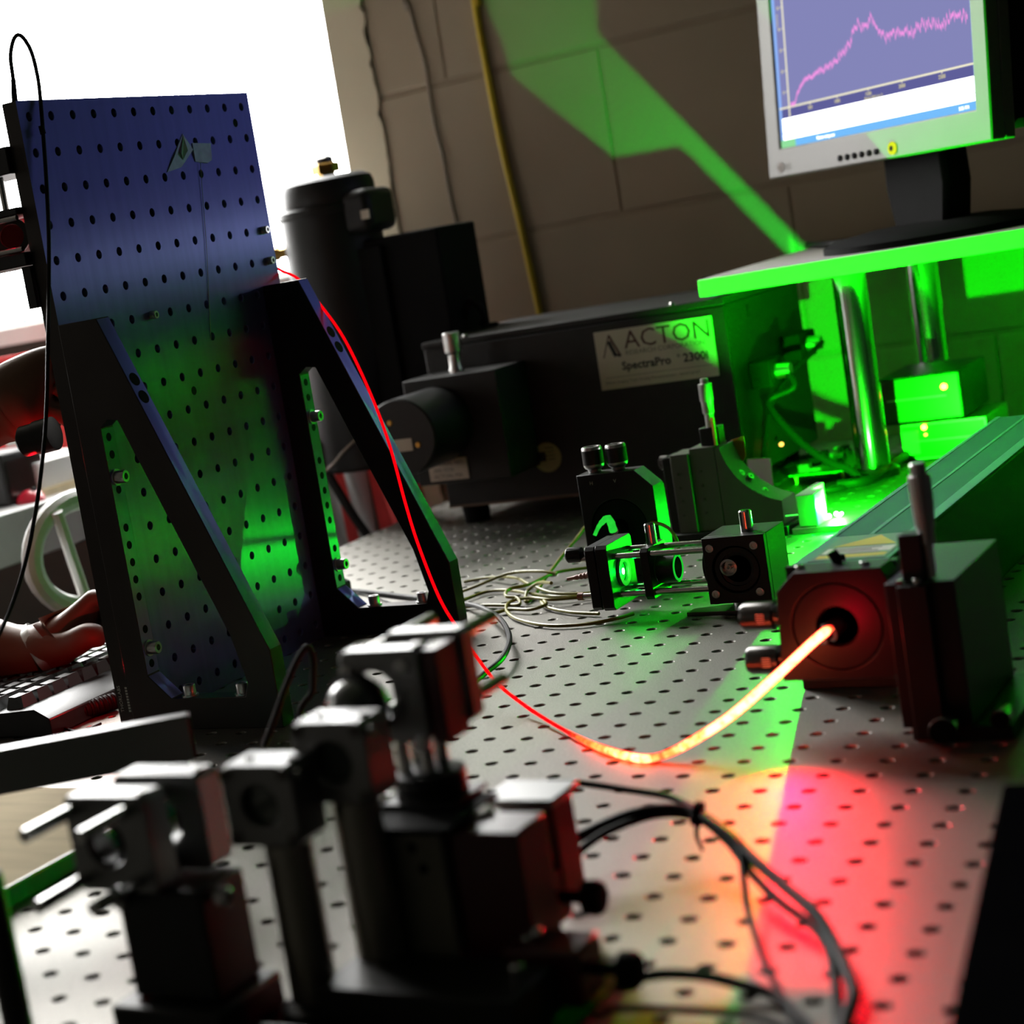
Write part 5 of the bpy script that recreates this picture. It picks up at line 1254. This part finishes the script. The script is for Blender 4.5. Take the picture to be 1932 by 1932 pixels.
part(t, 'base_arm', MB().box((c.x + 1.2, c.y - 0.3, 0.0), (c.x + 3.0, c.y + 0.5, 0.35)), M_BLACK, bevel=0.04)

# ---- cage cube with a ball lens in front of the red fibre
c = at(708, 1228, d=31.7)
t = thing('ball_lens_cage', 'black cage mount with a shiny ball lens beside the red fibre', 'cage optics', (c.x, c.y + 0.4, at(752, 1572, d=31.0).z + 0.115))
wd, ht = 1.50, 1.60
p1 = cplate(t, c.x, c.y, c.z - ht / 2, wd, ht, 0.42, 0.45, hx=-0.2)
setscrews(p1, [(c.x + 0.7, c.y + 0.2, c.z)], (0, 0, 1), 0.1)
setscrews(p1, [(c.x - 0.62, c.y - 0.001, c.z - 0.35), (c.x + 0.45, c.y - 0.001, c.z - 0.3), (c.x + 0.6, c.y - 0.001, c.z - 1.6)], (0, -1, 0), 0.12)
p2 = cplate(t, c.x + 0.35, c.y + 1.0, c.z + 0.06 - ht / 2, wd, ht, 0.42, 0.45)
for (a, b) in ((-0.45, -0.15), (0.75, -0.15), (-0.45, -1.3), (0.75, -1.3)):
    part(t, 'rod', MB().cyl((c.x + a, c.y + 0.42, c.z + b), (c.x + a, c.y + 2.9, c.z + b), 0.118, None, 16), M_STEEL)
def ball(mb, c_, r_, n=20):
    prof_ = [(r_ * math.sin(math.pi * k / n), -r_ * math.cos(math.pi * k / n)) for k in range(n + 1)]
    prof_[0] = (0, -r_); prof_[-1] = (0, r_)
    return mb.lathe(prof_, c_, (0, 0, 1), 32)
part(t, 'ball_lens', ball(MB(), (c.x - 0.45, c.y - 0.1, c.z - 0.95), 0.55), M_GLASS, 'shiny dark ball lens')
part(t, 'lens_sleeve', MB().lathe([(0.42, 0), (0.60, 0.05), (0.60, 0.3), (0.5, 0.32), (0.42, 0.0)], (c.x - 0.42, c.y + 0.05, c.z - 0.95), (-0.3, -1, 0), 32), M_BLACK)
part(t, 'side_plate', MB().box((c.x + wd / 2 + 0.02, c.y + 0.1, c.z - ht - 0.05), (c.x + wd / 2 + 0.3, c.y + 0.9, c.z - 0.05)), M_REDLIT, bevel=0.03)
pz = c.z - ht
for (a, b) in ((-0.15, 0.15), (0.3, 0.15), (-0.15, 0.65), (0.3, 0.65)):
    part(t, 'post_rod', MB().cyl((c.x + 0.25 + a, c.y + b, pz - 0.56), (c.x + 0.25 + a, c.y + b, pz), 0.12, None, 16), M_STEEL)
part(t, 'collar', MB().lathe([(0.58, 0.0), (0.62, 0.05), (0.62, 0.26), (0.5, 0.31)], (c.x + 0.4, c.y + 0.4, pz - 0.86), (0, 0, 1), 36), M_BLACK)
zst = at(752, 1572, d=31.0).z + 0.115
part(t, 'post_holder', MB().lathe([(0.62, zst + 0.10), (0.62, pz - 0.87)], (c.x + 0.4, c.y + 0.4, 0), (0, 0, 1), 40), M_BLACK)
part(t, 'holder_screw', MB().lathe([(0.06, 0), (0.06, 0.1), (0.15, 0.11), (0.15, 0.3)], (c.x - 0.28, c.y + 0.2, pz - 1.0), (-1, -0.4, 0), 18), M_STEEL)
part(t, 'base', MB().box((c.x - 0.3, c.y - 0.2, zst), (c.x + 1.1, c.y + 1.05, zst + 0.09)), M_BLACK, bevel=0.02)

# ---- three-axis stage in the centre foreground
c = at(752, 1572, d=31.0)          # top front of its grey body
s = thing('translation_stage', 'blocky grey translation stage with black thumb knobs in the foreground', 'stage', (c.x + 1, c.y + 0.8, 0))
zt_ = c.z
part(s, 'body', MB().box((c.x - 0.75, c.y, 0.05), (c.x + 0.75, c.y + 1.75, zt_)), mat('light_grey_anodised', (0.22, 0.215, 0.18), 0.5), bevel=0.03)
part(s, 'top_plate', MB().box((c.x - 0.85, c.y - 0.1, zt_ + 0.003), (c.x + 0.95, c.y + 1.85, zt_ + 0.10)), M_BLACKM, bevel=0.02)
for (a, b) in ((-0.45, -0.25), (0.2, -0.25), (-0.45, -0.55), (0.35, -0.6)):
    part(s, 'bolt_hole', MB().lathe([(0.0, 0.005), (0.09, 0.005), (0.09, 0)], (c.x + a, c.y, zt_ + b), (0, -1, 0), 14), M_BLACKM)
part(s, 'side_slide', MB().box((c.x + 0.78, c.y + 0.2, 0.6), (c.x + 2.0, c.y + 1.3, zt_ - 0.05)), M_REDLIT, bevel=0.04)
part(s, 'mid_slide', MB().box((c.x + 0.9, c.y - 0.1, 0.05), (c.x + 2.2, c.y + 1.2, 0.58)), M_GREYAN, bevel=0.04)
q = at(968, 1510, d=32.4)
part(s, 'riser', MB().box((q.x - 0.35, q.y + 0.1, 0.6), (q.x + 0.65, q.y + 0.95, q.z - 0.16)), M_REDLIT, bevel=0.04)
pl_ = part(s, 'carriage_plate', MB().box((q.x - 0.65, q.y, q.z - 0.15), (q.x + 0.72, q.y + 1.15, q.z)), M_GLOSSB, bevel=0.03)
q = at(896, 1528, d=31.4)
part(s, 'disc', MB().lathe([(0.12, -0.35), (0.12, -0.12), (0.32, -0.10), (0.32, 0.0), (0.26, 0.03)], q, (0, 0, 1), 28), M_SATIN, 'silver disc')
part(s, 'disc_mount', MB().box((q.x - 0.2, q.y - 0.2, zt_ - 0.2), (q.x + 0.25, q.y + 0.25, q.z - 0.34)), M_BLACK)
q = at(957, 1588, d=31.0)
part(s, 'lock_block', MB().box((q.x - 0.42, q.y, q.z - 0.5), (q.x + 0.42, q.y + 0.4, q.z)), M_REDLIT, bevel=0.05)
part(s, 'lock_cap', MB().box((q.x - 0.40, q.y + 0.02, q.z + 0.002), (q.x + 0.40, q.y + 0.38, q.z + 0.03)), M_SATIN)
for (x, y, z) in ((c.x + 1.9, c.y + 0.15, 0.95), (c.x + 2.1, c.y + 0.15, 1.1)):
    part(s, 'ball_stud', ball(MB(), (x, y, z), 0.12), M_STEEL)
for (u, v, d_, L_) in ((1085, 1692, 32.0, 0.55), (1150, 1828, 29.5, 0.5)):
    q = at(u, v, d=d_)
    part(s, 'knob_shaft', MB().cyl((q.x - 0.9, q.y, q.z), (q.x + 0.15, q.y, q.z), 0.11, None, 14), M_BLACKM)
    part(s, 'thumb_knob', MB().lathe([(0.2, 0.0), (0.30, 0.05), (0.31, 0.25), (0.26, 0.34), (0, 0.36)], (q.x + 0.15, q.y, q.z), (1, 0, 0), 26, 0.01), M_BLACKM)
    part(s, 'knob_block', MB().box((q.x - 1.6, q.y - 0.45, max(0.05, q.z - 0.5)), (q.x - 0.3, q.y + 0.5, q.z + 0.42)), M_REDLIT, bevel=0.06)
part(s, 'base_plate', MB().box((c.x - 1.0, c.y - 2.2, 0.0), (c.x + 3.0, c.y + 1.9, 0.045)), M_BLACK)
part(s, 'front_block', MB().box((c.x - 0.9, c.y - 1.9, 0.05), (c.x + 2.6, c.y - 0.35, 0.85)), M_BLACK, bevel=0.05)
part(s, 'front_screw', MB().lathe([(0.14, 0), (0.14, 0.15), (0.1, 0.18)], (c.x + 2.2, c.y - 0.9, 0.85), (0, 0, 1), 16), M_STEEL)
part(s, 'front_screw', MB().lathe([(0.14, 0), (0.14, 0.15), (0.1, 0.18)], (c.x - 0.6, c.y - 0.2, 0.86), (0, 0, 1), 16), M_STEEL)

# ---- black cables with a tie
def cab(name, label, pts, r_, m=M_BLKCAB, parts=None):
    return solo(name, label, 'cable', MB().tube(spline(pts, 10), r_, 10), m)
knot = at(1318, 1535, z=1.0)
cab('stage_cable', 'upper thin black cable from the stage to the cable tie', [at(1035, 1476, z=1.5), at(1090, 1477, z=1.35), at(1180, 1490, z=1.2), at(1260, 1503, z=1.1), at(1310, 1525, z=1.03)], 0.07)
cab('stage_cable', 'thick black cable pair arching from the stage to the cable tie', [at(1035, 1610, z=0.7), at(1100, 1575, z=0.9), at(1180, 1540, z=1.05), at(1250, 1527, z=1.05), at(1310, 1533, z=1.0), at(1370, 1570, z=0.9), at(1420, 1620, z=0.75), at(1480, 1672, z=0.6), at(1535, 1720, z=0.5), at(1570, 1775, z=0.35), at(1600, 1840, z=0.25), at(1610, 1880, z=0.2), at(1595, 1925, z=0.12), at(1580, 1990, z=0.1)], 0.105)
cab('stage_cable', 'lower black cable forking off below the thick pair', [at(1050, 1660, z=0.5), at(1085, 1615, z=0.75), at(1130, 1578, z=0.95), at(1200, 1547, z=0.98), at(1260, 1535, z=0.95), at(1320, 1545, z=0.9), at(1375, 1590, z=0.78), at(1420, 1650, z=0.55), at(1470, 1700, z=0.4), at(1530, 1745, z=0.3), at(1562, 1790, z=0.25), at(1575, 1850, z=0.2), at(1580, 1900, z=0.13), at(1585, 1960, z=0.1)], 0.08)
cab('stage_cable', 'single black cable dropping straight toward the camera from the tie', [at(1325, 1540, z=1.05), at(1370, 1570, z=0.98), at(1395, 1600, z=0.85), at(1402, 1650, z=0.6), at(1412, 1720, z=0.3), at(1440, 1810, z=0.15), at(1475, 1880, z=0.1), at(1510, 1960, z=0.1)], 0.06)
ct = thing('cable_tie', 'cable tie knot binding the black cables over the red patch', 'cable tie', (knot.x, knot.y, knot.z - 0.2))
part(ct, 'strap', MB().lathe([(0.17, -0.07), (0.23, -0.07), (0.23, 0.07), (0.17, 0.07), (0.17, -0.07)], knot, (1, 0.1, -0.2), 20), M_BLACKM)
part(ct, 'tail', MB().tube([knot + Vector((0, -0.15, -0.1)), knot + Vector((0.02, -0.3, -0.35)), knot + Vector((0.1, -0.32, -0.6))], [0.05, 0.04, 0.03], 6), M_BLACKM)
part(ct, 'head', MB().cbox(knot + Vector((0.02, -0.2, -0.05)), (0.2, 0.14, 0.16)), M_BLACKM)
cab('front_cable', 'brownish blurred cable lying low in front of the stage knob', [at(1180, 1850, z=0.35), at(1250, 1838, z=0.35), at(1330, 1842, z=0.3), at(1410, 1862, z=0.2), at(1470, 1885, z=0.12), at(1550, 1960, z=0.1)], 0.09, M_GREYW)
cab('front_cable', 'lowest blurred cable at the bottom edge beside the stage', [at(1140, 1905, z=0.2), at(1220, 1902, z=0.2), at(1320, 1908, z=0.15), at(1420, 1918, z=0.1), at(1500, 1945, z=0.1)], 0.06, M_GREYW)
# thin arch of cable between the bracket and the mounts
cab('arched_wire', 'dark wire bent in a narrow arch in front of the near bracket', [at(498, 1410, d=40), at(520, 1350, d=40.2), at(545, 1280, d=40.4), at(568, 1232, d=40.6), at(582, 1222, d=40.7), at(590, 1245, d=40.8), at(590, 1300, d=40.9), at(586, 1370, d=41), (4.2, -14.5, 0.06)], 0.075, M_GREYW)

# ---- long black bar at left and the cream board under it
a = at(0, 1421, d=40.0); b = at(352, 1346, d=40.0)
br_ = thing('black_bar', 'long flat black bar lying in front of the near bracket', 'bar', ((a.x + b.x) / 2, (a.y + b.y) / 2, 0))
dirn = Vector((b.x - a.x, b.y - a.y, 0)); Lb = dirn.length; rzb = math.atan2(dirn.y, dirn.x)
Fb = Matrix.Translation((a.x, a.y, 0)) @ Matrix.Rotation(rzb, 4, 'Z')
zb = (a.z + b.z) / 2
part(br_, 'bar', MB(Fb).box((-6, 0.0, zb - 0.95), (Lb, 0.5, zb)), M_GLOSSB, bevel=0.03)
part(br_, 'end_cap', MB(Fb).box((Lb + 0.003, 0.02, zb - 0.93), (Lb + 0.06, 0.48, zb - 0.02)), M_REDLIT)
for s_ in (-5.0, Lb - 0.6):
    part(br_, 'leg', MB(Fb).box((s_, 0.05, 0.0), (s_ + 0.45, 0.45, zb - 0.955)), M_BLACK)
cr_ = thing('cream_board', 'cream coloured board with a teal glass edge at lower left', 'board', (-4.6, -19, 0))
e0 = at(24, 1672, z=0.42); e1 = at(122, 1618, z=0.42)
dd = (e1 - e0); dd.z = 0; dd.normalize(); nn = Vector((-dd.y, dd.x, 0))
Fc = Matrix((dd, nn, Vector((0, 0, 1)))).transposed().to_4x4(); Fc.translation = Vector((e0.x, e0.y, 0))
part(cr_, 'glass_slab', MB(Fc).box((-3, 0.02, 0.005), (6.55, 6.2, 0.40)), M_TEAL, 'teal glass slab', bevel=0.02)
part(cr_, 'cream_sheet', MB(Fc).box((-3, 0.06, 0.402), (6.5, 6.2, 0.46)), M_CREAM)
part(cr_, 'white_border', MB(Fc).box((-3, 0.0, 0.402), (6.5, 0.055, 0.465)), M_WHITE)
part(cr_, 'grey_tick', MB(Fc).box((0.9, 3.4, 0.461), (1.0, 4.1, 0.466)), M_GREYW)
# dark post cut by the left edge and the big black case at lower right
c = at(-12, 1650, d=31.5)
dp_ = thing('dark_edge_post', 'dark post cut off by the left edge of the photo', 'post', (c.x - 0.15, c.y, 0))
part(dp_, 'rod', MB().lathe([(0.26, 0.3), (0.26, c.z), (0.2, c.z + 0.04)], (c.x - 0.15, c.y, 0), (0, 0, 1), 28), M_BLACK)
part(dp_, 'base', MB().lathe([(0.45, 0), (0.45, 0.2), (0.28, 0.29)], (c.x - 0.15, c.y, 0), (0, 0, 1), 28), M_BLACK)
M_FELT = mat('black_felt', (0.003, 0.003, 0.0035), 1.0, 0.0, spec=0.0)
bc = thing('black_case', 'large black case at the lower right corner', 'case', (20.3, -24, 0))
e0 = at(1893, 1490, z=2.0); e1 = at(1792, 1945, z=2.0)
dd = (e0 - e1); dd.z = 0; Lc = dd.length; dd.normalize(); nn = Vector((dd.y, -dd.x, 0))
Fk = Matrix((nn, dd, Vector((0, 0, 1)))).transposed().to_4x4(); Fk.translation = Vector((e1.x, e1.y, 0))
part(bc, 'shell', MB(Fk).box((0, -8, 0.02), (6.0, Lc + 0.3, 1.55)), M_FELT, bevel=0.1)
part(bc, 'lid', MB(Fk).box((-0.04, -8.04, 1.56), (6.04, Lc + 0.34, 2.0)), M_FELT, bevel=0.08)
part(bc, 'latch', MB(Fk).box((2.4, Lc + 0.31, 1.1), (3.4, Lc + 0.42, 1.9)), M_DARKST)
